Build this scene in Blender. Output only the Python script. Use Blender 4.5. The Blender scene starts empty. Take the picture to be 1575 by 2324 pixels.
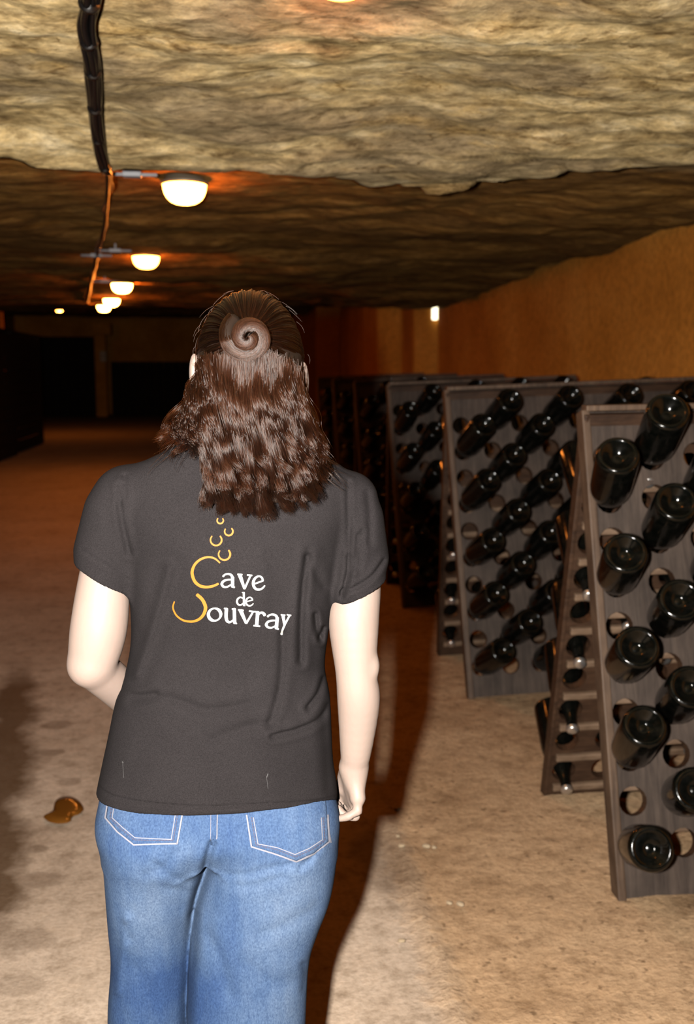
import bpy, bmesh, math, random
import numpy as np
from mathutils import Vector, Matrix
from mathutils.bvhtree import BVHTree
random.seed(7); rng = np.random.default_rng(7)
SC = bpy.context.scene
COL = SC.collection
PI = math.pi
# ------------------------------------------------------------------ camera
F, W, H = 2300.0, 1575, 2324
YAW, PITCH = math.radians(6.5), math.atan((1162-840)/F)
CAM = np.array([0, 0, 1.52])
FW = np.array([math.sin(YAW)*math.cos(PITCH), math.cos(YAW)*math.cos(PITCH), -math.sin(PITCH)])
RT = np.array([math.cos(YAW), -math.sin(YAW), 0.0]); UP = np.cross(RT, FW)
cd = bpy.data.cameras.new('camera'); cam = bpy.data.objects.new('camera', cd); COL.objects.link(cam)
cd.sensor_fit = 'HORIZONTAL'; cd.sensor_width = 36; cd.lens = F/W*36
cam.matrix_world = Matrix(((RT[0], UP[0], -FW[0], CAM[0]), (RT[1], UP[1], -FW[1], CAM[1]), (RT[2], UP[2], -FW[2], CAM[2]), (0, 0, 0, 1)))
cd.clip_start = .02; cd.clip_end = 120
cd.dof.use_dof = True; cd.dof.focus_distance = 1.56; cd.dof.aperture_fstop = 7.0
SC.camera = cam
# ------------------------------------------------------------------ world, flash, exposure
wd = bpy.data.worlds.new('cellar_dark'); SC.world = wd; wd.use_nodes = True
wd.node_tree.nodes['Background'].inputs[0].default_value = (0, 0, 0, 1)
fl = bpy.data.lights.new('camera_flash', 'AREA'); fl.shape = 'RECTANGLE'; fl.size = .035; fl.size_y = .06
fl.energy = 190; fl.color = (1.0, .95, .88)
flo = bpy.data.objects.new('camera_flash', fl); COL.objects.link(flo)
flo.matrix_world = cam.matrix_world @ Matrix.Translation((-.14, .015, .03))
vs = SC.view_settings
SC.display_settings.display_device = 'sRGB'; vs.view_transform = 'Standard'; vs.look = 'None'; vs.exposure = 0; vs.gamma = 1; vs.use_curve_mapping = False
LAMP_COL = (1.0, .27, .036); LAMP_POWER = 48.0
try:
    SC.cycles.use_denoising = True
    SC.cycles.max_bounces = 8; SC.cycles.diffuse_bounces = 0; SC.cycles.sample_clamp_indirect = 4
    SC.cycles_curves.shape = 'RIBBONS'
except Exception: pass

# ------------------------------------------------------------------ helpers
def ray(x, y): return FW + RT*((x-W/2)/F) + UP*((H/2-y)/F)
def at(x, y, Y):                                   # photograph point at world depth Y
    r = ray(x, y); return CAM + r*((Y-CAM[1])/r[1])
def link(o, parent=None):
    COL.objects.link(o)
    if parent is not None: o.parent = parent
    return o
def tag(o, label=None, cat=None, group=None, kind=None):
    for k, v in (('label', label), ('category', cat), ('group', group), ('kind', kind)):
        if v: o[k] = v
    return o
def mesh_obj(name, verts, faces, mat, parent=None, smooth=False):
    me = bpy.data.meshes.new(name); me.from_pydata([tuple(map(float, v)) for v in verts], [], faces); me.update()
    if mat: me.materials.append(mat)
    if smooth: me.polygons.foreach_set('use_smooth', [True]*len(me.polygons))
    return link(bpy.data.objects.new(name, me), parent)
def bm_obj(name, bm, mat, parent=None, smooth=False):
    bmesh.ops.recalc_face_normals(bm, faces=bm.faces)
    me = bpy.data.meshes.new(name); bm.to_mesh(me); bm.free()
    me.materials.append(mat)
    if smooth: me.polygons.foreach_set('use_smooth', [True]*len(me.polygons))
    return link(bpy.data.objects.new(name, me), parent)
def empty(name, loc, rz=0):
    o = bpy.data.objects.new(name, None); link(o); o.location = loc; o.rotation_euler = (0, 0, rz); o.empty_display_size = .1
    return o
def add_box(bm, c, s, rot=None, bev=0.0):
    r = bmesh.ops.create_cube(bm, size=1.0)
    vs_ = r['verts']
    M = Matrix.Translation(c) @ (rot.to_4x4() if rot else Matrix.Identity(4)) @ Matrix.Diagonal((s[0], s[1], s[2], 1))
    bmesh.ops.transform(bm, matrix=M, verts=vs_)
    if bev:
        ed = list({e for v in vs_ for e in v.link_edges})
        bmesh.ops.bevel(bm, geom=ed, offset=bev, segments=2, affect='EDGES', profile=.5)
def add_tube(bm, pts, r, n=8, cap=True):
    pts = [Vector(p) for p in pts]; rings = []
    rr = r if hasattr(r, '__len__') else [r]*len(pts)
    up = Vector((0, 0, 1))
    for i, p in enumerate(pts):
        t = (pts[min(i+1, len(pts)-1)]-pts[max(i-1, 0)]).normalized()
        a = t.cross(up if abs(t.z) < .95 else Vector((1, 0, 0))).normalized(); b = t.cross(a)
        rings.append([bm.verts.new(p+(a*math.cos(2*PI*k/n)+b*math.sin(2*PI*k/n))*rr[i]) for k in range(n)])
    for i in range(len(rings)-1):
        for k in range(n): bm.faces.new((rings[i][k], rings[i][(k+1) % n], rings[i+1][(k+1) % n], rings[i+1][k]))
    if cap:
        bm.faces.new(rings[0]); bm.faces.new(rings[-1])
def add_lathe(bm, prof, n=32):
    rings = []
    for r, z in prof:
        rings.append([bm.verts.new((0, 0, z))] if r < 1e-6 else [bm.verts.new((r*math.cos(2*PI*k/n), r*math.sin(2*PI*k/n), z)) for k in range(n)])
    for a, b in zip(rings[:-1], rings[1:]):
        for k in range(n):
            k2 = (k+1) % n
            if len(a) == 1 and len(b) == 1: break
            if len(a) == 1: bm.faces.new((a[0], b[k], b[k2]))
            elif len(b) == 1: bm.faces.new((a[k], a[k2], b[0]))
            else: bm.faces.new((a[k], a[k2], b[k2], b[k]))
def hash3(ix, iy, iz):
    n = (ix*374761393 + iy*668265263 + iz*2147483647) & 0xffffffff
    n = ((n ^ (n >> 13))*1274126177) & 0xffffffff
    return ((n ^ (n >> 16)) & 0xffff)/65535.0
def vnoise(x, y, z=0.0):
    x, y, z = np.broadcast_arrays(np.asarray(x, float), np.asarray(y, float), np.asarray(z, float))
    ix, iy, iz = (np.floor(a).astype(np.int64) for a in (x, y, z))
    f = [a-np.floor(a) for a in (x, y, z)]; f = [a*a*(3-2*a) for a in f]
    out = 0
    for dx in (0, 1):
        for dy in (0, 1):
            for dz in (0, 1):
                w = (f[0] if dx else 1-f[0])*(f[1] if dy else 1-f[1])*(f[2] if dz else 1-f[2])
                out = out + w*hash3(ix+dx, iy+dy, iz+dz)
    return out
def fbm(x, y, z=0.0, o=4):
    s, a, t = 0, 1.0, 0
    for i in range(o):
        s = s + a*vnoise(x*2**i+17.3*i, y*2**i+5.1*i, np.asarray(z)*2**i+3.7*i); t += a; a *= .5
    return s/t

# ------------------------------------------------------------------ materials
class NT:
    def __init__(s, name):
        s.m = bpy.data.materials.new(name); s.m.use_nodes = True; s.t = s.m.node_tree
        s.b = s.t.nodes['Principled BSDF']; s.out = s.t.nodes['Material Output']
        s.co = s.t.nodes.new('ShaderNodeTexCoord').outputs['Object']
    def n(s, typ, **kw):
        nd = s.t.nodes.new(typ)
        for k, v in kw.items(): setattr(nd, k, v)
        return nd
    def l(s, a, b): s.t.links.new(a, b)
    def mapping(s, scale, rot=(0, 0, 0), loc=(0, 0, 0)):
        m = s.n('ShaderNodeMapping'); m.inputs['Scale'].default_value = scale; m.inputs['Rotation'].default_value = rot; m.inputs['Location'].default_value = loc
        s.l(s.co, m.inputs['Vector']); return m.outputs[0]
    def noise(s, scale, vec=None, detail=4, rough=.55, dist=0.0):
        n = s.n('ShaderNodeTexNoise'); n.inputs['Scale'].default_value = scale; n.inputs['Detail'].default_value = detail
        n.inputs['Roughness'].default_value = rough; n.inputs['Distortion'].default_value = dist
        s.l(vec if vec is not None else s.co, n.inputs['Vector']); return n.outputs['Fac']
    def ramp(s, fac, stops):
        r = s.n('ShaderNodeValToRGB'); e = r.color_ramp.elements
        while len(e) < len(stops): e.new(.5)
        for i, (p, c) in enumerate(stops): e[i].position = p; e[i].color = (*c, 1) if len(c) == 3 else c
        s.l(fac, r.inputs[0]); return r.outputs[0]
    def mix(s, fac, a, b, mode='MIX'):
        m = s.n('ShaderNodeMix', data_type='RGBA', blend_type=mode)
        for i, v in ((0, fac), (6, a), (7, b)):
            if isinstance(v, (int, float)): m.inputs[i].default_value = v
            elif isinstance(v, tuple): m.inputs[i].default_value = (*v, 1)
            else: s.l(v, m.inputs[i])
        return m.outputs[2]
    def math(s, op, a, b=0.0, clamp=False):
        m = s.n('ShaderNodeMath', operation=op, use_clamp=clamp)
        for i, v in enumerate((a, b)):
            if isinstance(v, (int, float)): m.inputs[i].default_value = v
            else: s.l(v, m.inputs[i])
        return m.outputs[0]
    def xyz(s):
        x = s.n('ShaderNodeSeparateXYZ'); s.l(s.co, x.inputs[0]); return x.outputs
    def bump(s, h, strength=.4, dist=.01):
        b = s.n('ShaderNodeBump'); b.inputs['Strength'].default_value = strength; b.inputs['Distance'].default_value = dist
        s.l(h, b.inputs['Height']); s.l(b.outputs[0], s.b.inputs['Normal'])
    def set(s, col=None, rough=.6, spec=.5, metal=0.0):
        if col is not None:
            if isinstance(col, tuple): s.b.inputs['Base Color'].default_value = (*col, 1)
            else: s.l(col, s.b.inputs['Base Color'])
        if isinstance(rough, (int, float)): s.b.inputs['Roughness'].default_value = rough
        else: s.l(rough, s.b.inputs['Roughness'])
        s.b.inputs['Specular IOR Level'].default_value = spec; s.b.inputs['Metallic'].default_value = metal
        return s.m
    def spot(s, cx, cy, rx, ry, nz, amt=.35, soft=.3):     # an irregular stain around a point of the floor
        x = s.xyz()
        u = s.math('DIVIDE', s.math('SUBTRACT', x[0], cx), rx); v = s.math('DIVIDE', s.math('SUBTRACT', x[1], cy), ry)
        d = s.math('ADD', s.math('MULTIPLY', u, u), s.math('MULTIPLY', v, v))
        d = s.math('ADD', d, s.math('MULTIPLY', s.math('SUBTRACT', nz, .5), amt*6))
        return s.math('DIVIDE', s.math('SUBTRACT', 1+soft, d), soft*2, clamp=True)

def plain(name, col, rough=.5, spec=.5, metal=0.0):
    return NT(name).set(col, rough, spec, metal)
def emit(name, col, strength):
    t = NT(name); t.b.inputs['Base Color'].default_value = (*col, 1)
    t.b.inputs['Emission Color'].default_value = (*col, 1); t.b.inputs['Emission Strength'].default_value = strength
    return t.m

def mat_rock():
    t = NT('layered_limestone')
    x = t.xyz()
    a = t.noise(1.0, t.mapping((4.6, 15.0, 2.5)), 8, .72, .15); b = t.noise(1.0, t.mapping((17.0, 60.0, 8.0)), 6, .74, .1)
    c = t.noise(1.6, t.mapping((.55, 1.9, 1.2)), 5, .62, .3); g = t.noise(1.0, t.mapping((2.1, 9.0, 2.0), (0, 0, 0), (7, 3, 1)), 5, .65, .3)
    base = t.ramp(a, [(.30, (.17, .108, .045)), (.42, (.43, .30, .135)), (.54, (.69, .51, .255)), (.68, (.90, .73, .45))])
    grey = t.mix(t.ramp(c, [(.44, (0, 0, 0)), (.56, (.88, .88, .88))]), base, t.ramp(a, [(.3, (.15, .105, .055)), (.7, (.43, .32, .185))]))
    och = t.mix(t.ramp(g, [(.56, (0, 0, 0)), (.70, (.75, .75, .75))]), grey, t.ramp(b, [(.3, (.30, .175, .06)), (.7, (.66, .44, .16))]))
    fine = t.mix(1.0, och, t.ramp(b, [(.32, (.42, .37, .31)), (.48, (.93, .91, .88)), (.66, (1.38, 1.33, 1.24))]), 'MULTIPLY')
    cr = t.noise(1.0, t.mapping((1.6, 9.0, 1.5)), 5, .55, .5)
    crack = t.ramp(cr, [(.488, (1, 1, 1)), (.498, (.35, .28, .2)), (.502, (.35, .28, .2)), (.512, (1, 1, 1))])
    fine = t.mix(t.ramp(g, [(.46, (0, 0, 0)), (.54, (.85, .85, .85))]), fine, t.mix(1.0, fine, crack, 'MULTIPLY'))
    far_shade = t.math('DIVIDE', t.math('SUBTRACT', x[1], 3.95), .35, clamp=True)     # dim, warm light beyond the lip, painted into the rock colour
    fine = t.mix(t.math('MULTIPLY', far_shade, .85), fine, t.mix(1.0, fine, (.74, .44, .13), 'MULTIPLY'))
    h = t.math('ADD', t.math('MULTIPLY', a, 1.0), t.math('MULTIPLY', b, .45))
    t.bump(h, .75, .028)
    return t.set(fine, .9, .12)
def mat_wall():
    t = NT('smooth_tuff_wall')
    a = t.noise(1.1, None, 6, .6); b = t.noise(22, None, 5, .7)
    c = t.ramp(a, [(.32, (.54, .205, .028)), (.5, (.68, .265, .040)), (.68, (.78, .33, .06))])
    c = t.mix(1.0, c, t.ramp(b, [(.3, (.7, .7, .7)), (.6, (1.1, 1.1, 1.1))]), 'MULTIPLY')
    t.bump(b, .5, .01)
    return t.set(c, .95, .1)
def mat_floor():
    t = NT('trodden_earth_and_concrete')
    x = t.xyz()
    n1 = t.noise(2.2, None, 6, .6); n2 = t.noise(14, None, 6, .7); n3 = t.noise(70, None, 4, .7)
    sand = t.ramp(n1, [(.3, (.42, .265, .145)), (.5, (.52, .34, .195)), (.7, (.60, .405, .24))])
    conc = t.ramp(n1, [(.3, (.46, .345, .25)), (.5, (.56, .435, .325)), (.7, (.62, .49, .375))])
    edge = t.math('ADD', x[0], t.math('MULTIPLY', t.math('SUBTRACT', n2, .5), .16))
    isand = t.math('DIVIDE', t.math('SUBTRACT', edge, .44), .09, clamp=True)
    c = t.mix(isand, conc, sand)
    # pale worn kerb line between path and sand
    k = t.math('SUBTRACT', 1.0, t.math('DIVIDE', t.math('ABSOLUTE', t.math('SUBTRACT', edge, .52)), .05), clamp=True)
    c = t.mix(t.math('MULTIPLY', k, .45), c, (.50, .38, .27))
    c = t.mix(1.0, c, t.ramp(n2, [(.28, (.62, .58, .53)), (.5, (1, 1, 1)), (.7, (1.12, 1.1, 1.08))]), 'MULTIPLY')
    c = t.mix(1.0, c, t.ramp(n3, [(.3, (.8, .78, .75)), (.6, (1.08, 1.08, 1.08))]), 'MULTIPLY')
    # dark specks of dirt on the sand
    sp = t.ramp(t.noise(38, None, 2, .5), [(.63, (0, 0, 0)), (.72, (.75, .75, .75))])
    c = t.mix(t.math('MULTIPLY', sp, isand), c, (.17, .10, .05))
    # damp, dark track along the left of the path
    cx = t.math('ADD', t.math('MULTIPLY', t.math('SUBTRACT', x[1], 2.4), -.165), -.655)
    wob = t.math('MULTIPLY', t.math('SUBTRACT', t.noise(3.2, None, 4, .6), .5), .30)
    d = t.math('ABSOLUTE', t.math('SUBTRACT', t.math('ADD', x[0], wob), cx))
    trk = t.math('SUBTRACT', 1.0, t.math('DIVIDE', t.math('SUBTRACT', d, .05), .085), clamp=True)
    damp = t.math('MULTIPLY', trk, t.math('MULTIPLY', t.math('DIVIDE', t.math('SUBTRACT', 5.4, x[1]), .5, clamp=True), t.math('DIVIDE', t.math('SUBTRACT', x[1], 2.5), .3, clamp=True)))
    for (px, py, rx, ry, am) in ((-.60, 2.96, .075, .05, .5), (-.66, 3.17, .05, .03, .5), (-.56, 2.63, .07, .06, .4), (-.745, 4.02, .05, .035, .5), (-.78, 4.35, .07, .05, .5), (-.55, 2.42, .06, .05, .3), (-.63, 3.72, .05, .04, .35), (-.76, 3.95, .03, .05, .3)):
        s_ = t.spot(px, py, rx, ry, t.noise(9, None, 3, .5), .35, .35)
        damp = t.math('MAXIMUM', damp, t.math('MULTIPLY', s_, am))
    damp = t.math('MAXIMUM', damp, t.math('MULTIPLY', t.spot(.45, 2.98, .09, .24, t.noise(7, None, 3, .5), .3, .5), .5))
    damp = t.math('MAXIMUM', damp, t.math('MULTIPLY', t.spot(1.48, 2.62, .26, .10, t.noise(7, None, 3, .5), .3, .5), .6))
    c = t.mix(t.math('MULTIPLY', damp, .86), c, (.085, .045, .018))
    rough = t.math('SUBTRACT', .92, t.math('MULTIPLY', damp, .25))
    t.bump(t.math('ADD', t.math('MULTIPLY', n2, t.math('ADD', t.math('MULTIPLY', isand, .8), .2)), t.math('MULTIPLY', n3, .25)), .55, .02)
    return t.set(c, rough, .2)
def mat_wood(name, dark, light, rough=.65, scale=(30, 6, 2.2)):
    t = NT(name)
    a = t.noise(2.0, t.mapping(scale), 6, .65, .5); b = t.noise(5, None, 4, .6)
    c = t.ramp(a, [(.32, dark), (.68, light)])
    c = t.mix(1.0, c, t.ramp(b, [(.3, (.6, .58, .56)), (.65, (1.15, 1.13, 1.1))]), 'MULTIPLY')
    t.bump(a, .3, .005)
    return t.set(c, rough, .35)
def mat_glass():
    t = NT('dark_bottle_glass')
    d = t.noise(40, None, 3, .6)
    c = t.ramp(d, [(.4, (.0018, .0021, .0016)), (.75, (.0055, .005, .004))])
    return t.set(c, t.ramp(d, [(.35, (.10, .10, .10)), (.7, (.20, .20, .20))]), .30)
def mat_shirt():
    t = NT('faded_black_jersey')
    a = t.noise(7, None, 4, .6); w = t.noise(700, None, 2, .5)
    c = t.ramp(a, [(.3, (.0112, .0096, .0100)), (.7, (.0142, .0122, .0126))])
    c = t.mix(1.0, c, t.ramp(w, [(.3, (.72, .72, .72)), (.7, (1.3, 1.3, 1.3))]), 'MULTIPLY')
    t.bump(w, .25, .001)
    return t.set(c, .95, .06)
def mat_denim():
    t = NT('washed_blue_denim')
    x = t.xyz()
    w = t.noise(420, t.mapping((1, 1, .55)), 3, .6); a = t.noise(9, None, 5, .6); st = t.noise(16, t.mapping((3.0, 1, .45)), 4, .6)
    # worn pale on the seat and the backs of the thighs, deep blue on the inner and lower leg
    f = t.math('MULTIPLY', a, .55); f = t.math('ADD', f, t.math('MULTIPLY', st, .30))
    def blob(cx, cz, rx, rz, k):
        u = t.math('DIVIDE', t.math('SUBTRACT', x[0], cx), rx); v = t.math('DIVIDE', t.math('SUBTRACT', x[2], cz), rz)
        d = t.math('ADD', t.math('MULTIPLY', u, u), t.math('MULTIPLY', v, v))
        return t.math('MULTIPLY', t.math('POWER', 2.718, t.math('MULTIPLY', d, -1.0)), k)
    for b in ((-.14, .69, .09, .10, .17), (.07, .66, .10, .10, .20), (.06, .50, .09, .07, .12), (-.10, .51, .09, .05, -.22), (-.09, .43, .10, .05, -.12), (-.02, .62, .03, .09, -.14), (-.20, .55, .03, .2, -.10), (.12, .42, .05, .12, .05), (-.08, .78, .25, .04, -.05), (.10, .585, .04, .03, -.1)):
        f = t.math('ADD', f, blob(*b))
    c = t.ramp(f, [(.22, (.020, .042, .105)), (.42, (.038, .066, .128)), (.58, (.060, .092, .155)), (.78, (.086, .118, .175))])
    c = t.mix(1.0, c, t.ramp(w, [(.28, (.62, .66, .74)), (.5, (1, 1, 1)), (.72, (1.38, 1.34, 1.28))]), 'MULTIPLY')
    t.bump(t.math('ADD', w, t.math('MULTIPLY', st, 1.5)), .3, .0015)
    return t.set(c, .9, .12)
def mat_skin():
    t = NT('fair_skin')
    a = t.noise(9, None, 4, .6); b = t.noise(60, None, 3, .6)
    c = t.ramp(a, [(.3, (.215, .158, .132)), (.7, (.235, .176, .146))])
    t.bump(b, .12, .002)
    m = t.set(c, .55, .3)
    t.b.inputs['Subsurface Weight'].default_value = .12; t.b.inputs['Subsurface Radius'].default_value = (.01, .004, .002); t.b.inputs['Subsurface Scale'].default_value = .6
    return m
def mat_hair(name, col):
    m = bpy.data.materials.new(name); m.use_nodes = True; t = m.node_tree
    t.nodes.remove(t.nodes['Principled BSDF'])
    h = t.nodes.new('ShaderNodeBsdfHairPrincipled'); h.parametrization = 'COLOR'
    hi = t.nodes.new('ShaderNodeHairInfo'); rp = t.nodes.new('ShaderNodeValToRGB'); rp.color_ramp.elements[0].color = (*[c*.45 for c in col], 1); rp.color_ramp.elements[1].color = (*[c*2.0 for c in col], 1); t.links.new(hi.outputs['Random'], rp.inputs[0]); t.links.new(rp.outputs[0], h.inputs['Color']); h.inputs['Roughness'].default_value = .2; h.inputs['IOR'].default_value = 1.31; h.inputs['Radial Roughness'].default_value = .45
    h.inputs['Random Roughness'].default_value = .2
    t.links.new(h.outputs[0], t.nodes['Material Output'].inputs[0])
    return m

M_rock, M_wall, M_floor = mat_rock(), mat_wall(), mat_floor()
M_board = mat_wood('weathered_grey_brown_board', (.036, .025, .020), (.078, .056, .044), .75, (26, 5, 2.2))
M_rail = mat_wood('rubbed_brown_rail', (.055, .032, .020), (.13, .082, .052), .6, (30, 5, 2))
M_dark = mat_wood('shade_darkened_board', (.028, .014, .008), (.07, .036, .02), .5, (4, 20, 20))  # shade in the holes and inside the racks, put into the wood colour
M_batten = mat_wood('pale_rubbed_batten', (.10, .058, .034), (.22, .145, .095), .55, (4, 20, 20))
M_bin = mat_wood('blackened_timber', (.006, .004, .003), (.016, .010, .007), .8)
M_glass = mat_glass(); M_cap = plain('bright_crown_cap', (.62, .60, .58), .28, .5, .9)
M_shirt, M_denim, M_skin = mat_shirt(), mat_denim(), mat_skin()
M_hairbase = plain('dark_hair_mass', (.010, .0055, .0035), .55, .2)
M_hair = mat_hair('brown_hair', (.020, .0078, .0040))
M_white = plain('white_print', (.33, .32, .30), .7, .2)
M_orange = plain('orange_print', (.30, .092, .008), .6, .2)
M_stitch = plain('pale_stitching', (.17, .165, .19), .8, .1); M_stitch_dark = plain('grey_stitching', (.055, .055, .085), .8, .1)
M_cable = plain('black_cable_sheath', (.006, .005, .005), .30, .6); M_clip = plain('grey_plastic', (.42, .42, .44), .5, .4)
M_bowl = emit('glowing_opal_glass', LAMP_COL, LAMP_POWER); M_bowl_far = emit('bright_opal_glass', LAMP_COL, LAMP_POWER*2.2); M_bowl_half = emit('half_opal_glass', LAMP_COL, LAMP_POWER*.38); M_bowl_dim = emit('dimmer_opal_glass', LAMP_COL, LAMP_POWER*.3); M_metal = plain('dull_lamp_metal', (.30, .24, .17), .5, .5, .4)
M_shoe = plain('white_trainer', (.3, .3, .3), .6)

# ------------------------------------------------------------------ setting
def grid_mesh(name, X, Y, Z, mat, flip=False):
    ny, nx = X.shape
    v = np.stack([X, Y, Z], -1).reshape(-1, 3)
    i = np.arange(ny*nx).reshape(ny, nx)
    q = np.stack([i[:-1, :-1], i[:-1, 1:], i[1:, 1:], i[1:, :-1]], -1).reshape(-1, 4)
    if flip: q = q[:, ::-1]
    me = bpy.data.meshes.new(name); me.vertices.add(len(v)); me.vertices.foreach_set('co', v.ravel())
    me.loops.add(q.size); me.loops.foreach_set('vertex_index', q.ravel().astype(np.int32))
    me.polygons.add(len(q)); me.polygons.foreach_set('loop_start', np.arange(0, q.size, 4, dtype=np.int32))
    me.polygons.foreach_set('use_smooth', np.ones(len(q), dtype=bool))
    me.update(calc_edges=True); me.validate(); me.materials.append(mat)
    return tag(link(bpy.data.objects.new(name, me)), kind='structure')
# floor
ys = np.concatenate([np.arange(-1.6, 1.6, .08), np.arange(1.6, 6.0, .022), np.geomspace(6.0, 37, 130)])
xs = np.concatenate([np.arange(-7.5, -2.0, .15), np.arange(-2.0, 2.7, .022)])
X, Y = np.meshgrid(xs, ys)
Z = (fbm(X*1.6, Y*1.6)-.5)*.02 + (fbm(X*9, Y*9)-.5)*.010*np.clip((X-.35)/.2, .25, 1)
kerb = np.exp(-((X-.52-(fbm(X*0+3, Y*4)-.5)*.08)/.028)**2)*.012*(fbm(X*9, Y*12)+.3)
Z = (Z+kerb) - .004
Z = np.minimum(Z, .012)
grid_mesh('floor', X, Y, Z, M_floor)
# ceiling: rock bed that comes down to a lip, then a higher, darker vault running on
lipx = np.array([-7.6, -.75, -.5, .30, .60, .86, 1.0, 1.29, 1.76, 2.8]); lipy = np.array([3.6, 3.74, 3.86, 3.86, 4.02, 4.20, 4.05, 3.84, 3.80, 3.7])
def on_ceiling(x, y, dz=.0, y0=4.25):
    r = ray(x, y)
    for Y in np.arange(y0, 30, .02):
        p = CAM+r*(Y/r[1])
        if p[2] >= float(ceil_z(p[0], Y))-dz: return p
    return p
def far_z(Y): return np.interp(Y, [3.5, 5, 9, 13, 18, 26, 37], [2.36, 2.36, 2.34, 2.38, 2.62, 2.98, 3.40])
def ceil_z(x, y):
    x, y = np.asarray(x, float), np.asarray(y, float)
    l = np.interp(x, lipx, lipy)
    u_ = 3.80-y; near = 2.25 + .40*np.minimum(.5*(u_+np.sqrt(u_*u_+.02)), 1.1)
    st = fbm(x*.45, y*3.4, 1.0, 3); ter = np.floor(st*9)/9 + np.clip((st*9 % 1-.8)/.2, 0, 1)/9
    near = near + (ter-.5)*.13 + (fbm(x*1.7, y*4.5, 4.0, 4)-.5)*.10 + (fbm(x*6, y*22, 6.0, 3)-.5)*.035
    st2 = fbm(x*.45, y*.55, 8.0, 3); ter2 = np.floor(st2*7)/7 + np.clip((st2*7 % 1-.7)/.3, 0, 1)/7
    far = far_z(y) + (ter2-.5)*.26*np.clip((y-3.8)/3, .35, 1) + (fbm(x*2.2, y*2.6, 2.0, 4)-.5)*.09
    return np.where(y < l, near, far)
ys = np.concatenate([np.arange(-1.6, 2.4, .08), np.arange(2.4, 3.84, .013), [3.8499, 3.8501], np.arange(3.865, 6.5, .022), np.geomspace(6.5, 37, 260)])
xs = np.concatenate([np.arange(-7.5, -2.2, .10), np.arange(-2.2, 2.75, .018)])
X, Y = np.meshgrid(xs, ys)
lip = np.interp(X, lipx, lipy) + (fbm(X*9, X*0, 5.0, 3)-.5)*.05
w = np.clip(1-np.abs(Y-3.85)/1.1, 0, 1)
Yw = Y + (lip-3.85)*w
lo = np.interp(X, lipx, lipy)
isn = Y < 3.85
Z = np.where(isn, ceil_z(X, np.minimum(Yw, lo-1e-4)), ceil_z(X, np.maximum(Yw, lo+1e-4)))
Z = np.where(isn, np.minimum(Z, 99), np.maximum(Z, 2.2))
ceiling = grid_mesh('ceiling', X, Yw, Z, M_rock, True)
# walls
def wall(name, poly, z0, z1, mat, sub=.25):
    pts = []
    for (a, b) in zip(poly[:-1], poly[1:]):
        n = max(1, int(math.hypot(b[0]-a[0], b[1]-a[1])/sub))
        for i in range(n): pts.append((a[0]+(b[0]-a[0])*i/n, a[1]+(b[1]-a[1])*i/n))
    pts.append(poly[-1]); P = np.array(pts)
    zz = np.linspace(z0, z1, 14)
    X = np.repeat(P[None, :, 0], 14, 0); Y = np.repeat(P[None, :, 1], 14, 0); Z = np.repeat(zz[:, None], len(P), 1)
    X = X + (fbm(Y*.9, Z*1.1, 3.0)-.5)*.07
    return grid_mesh(name, X, Y, Z, mat)
wall('wall_right', [(2.62, -1.6), (2.62, 13), (2.36, 13), (2.36, 14.2), (2.07, 14.2), (2.07, 19.5), (1.65, 19.5), (1.65, 36.5)], -.05, 3.6, M_wall)
wall('wall_left', [(-7.3, 36.5), (-7.3, 23), (-4.85, 23), (-4.85, 9), (-4.85, -1.6)], -.05, 3.6, M_wall)
wall('wall_back', [(1.8, 36.2), (-7.4, 36.2)], -.05, 3.6, M_wall)

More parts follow.
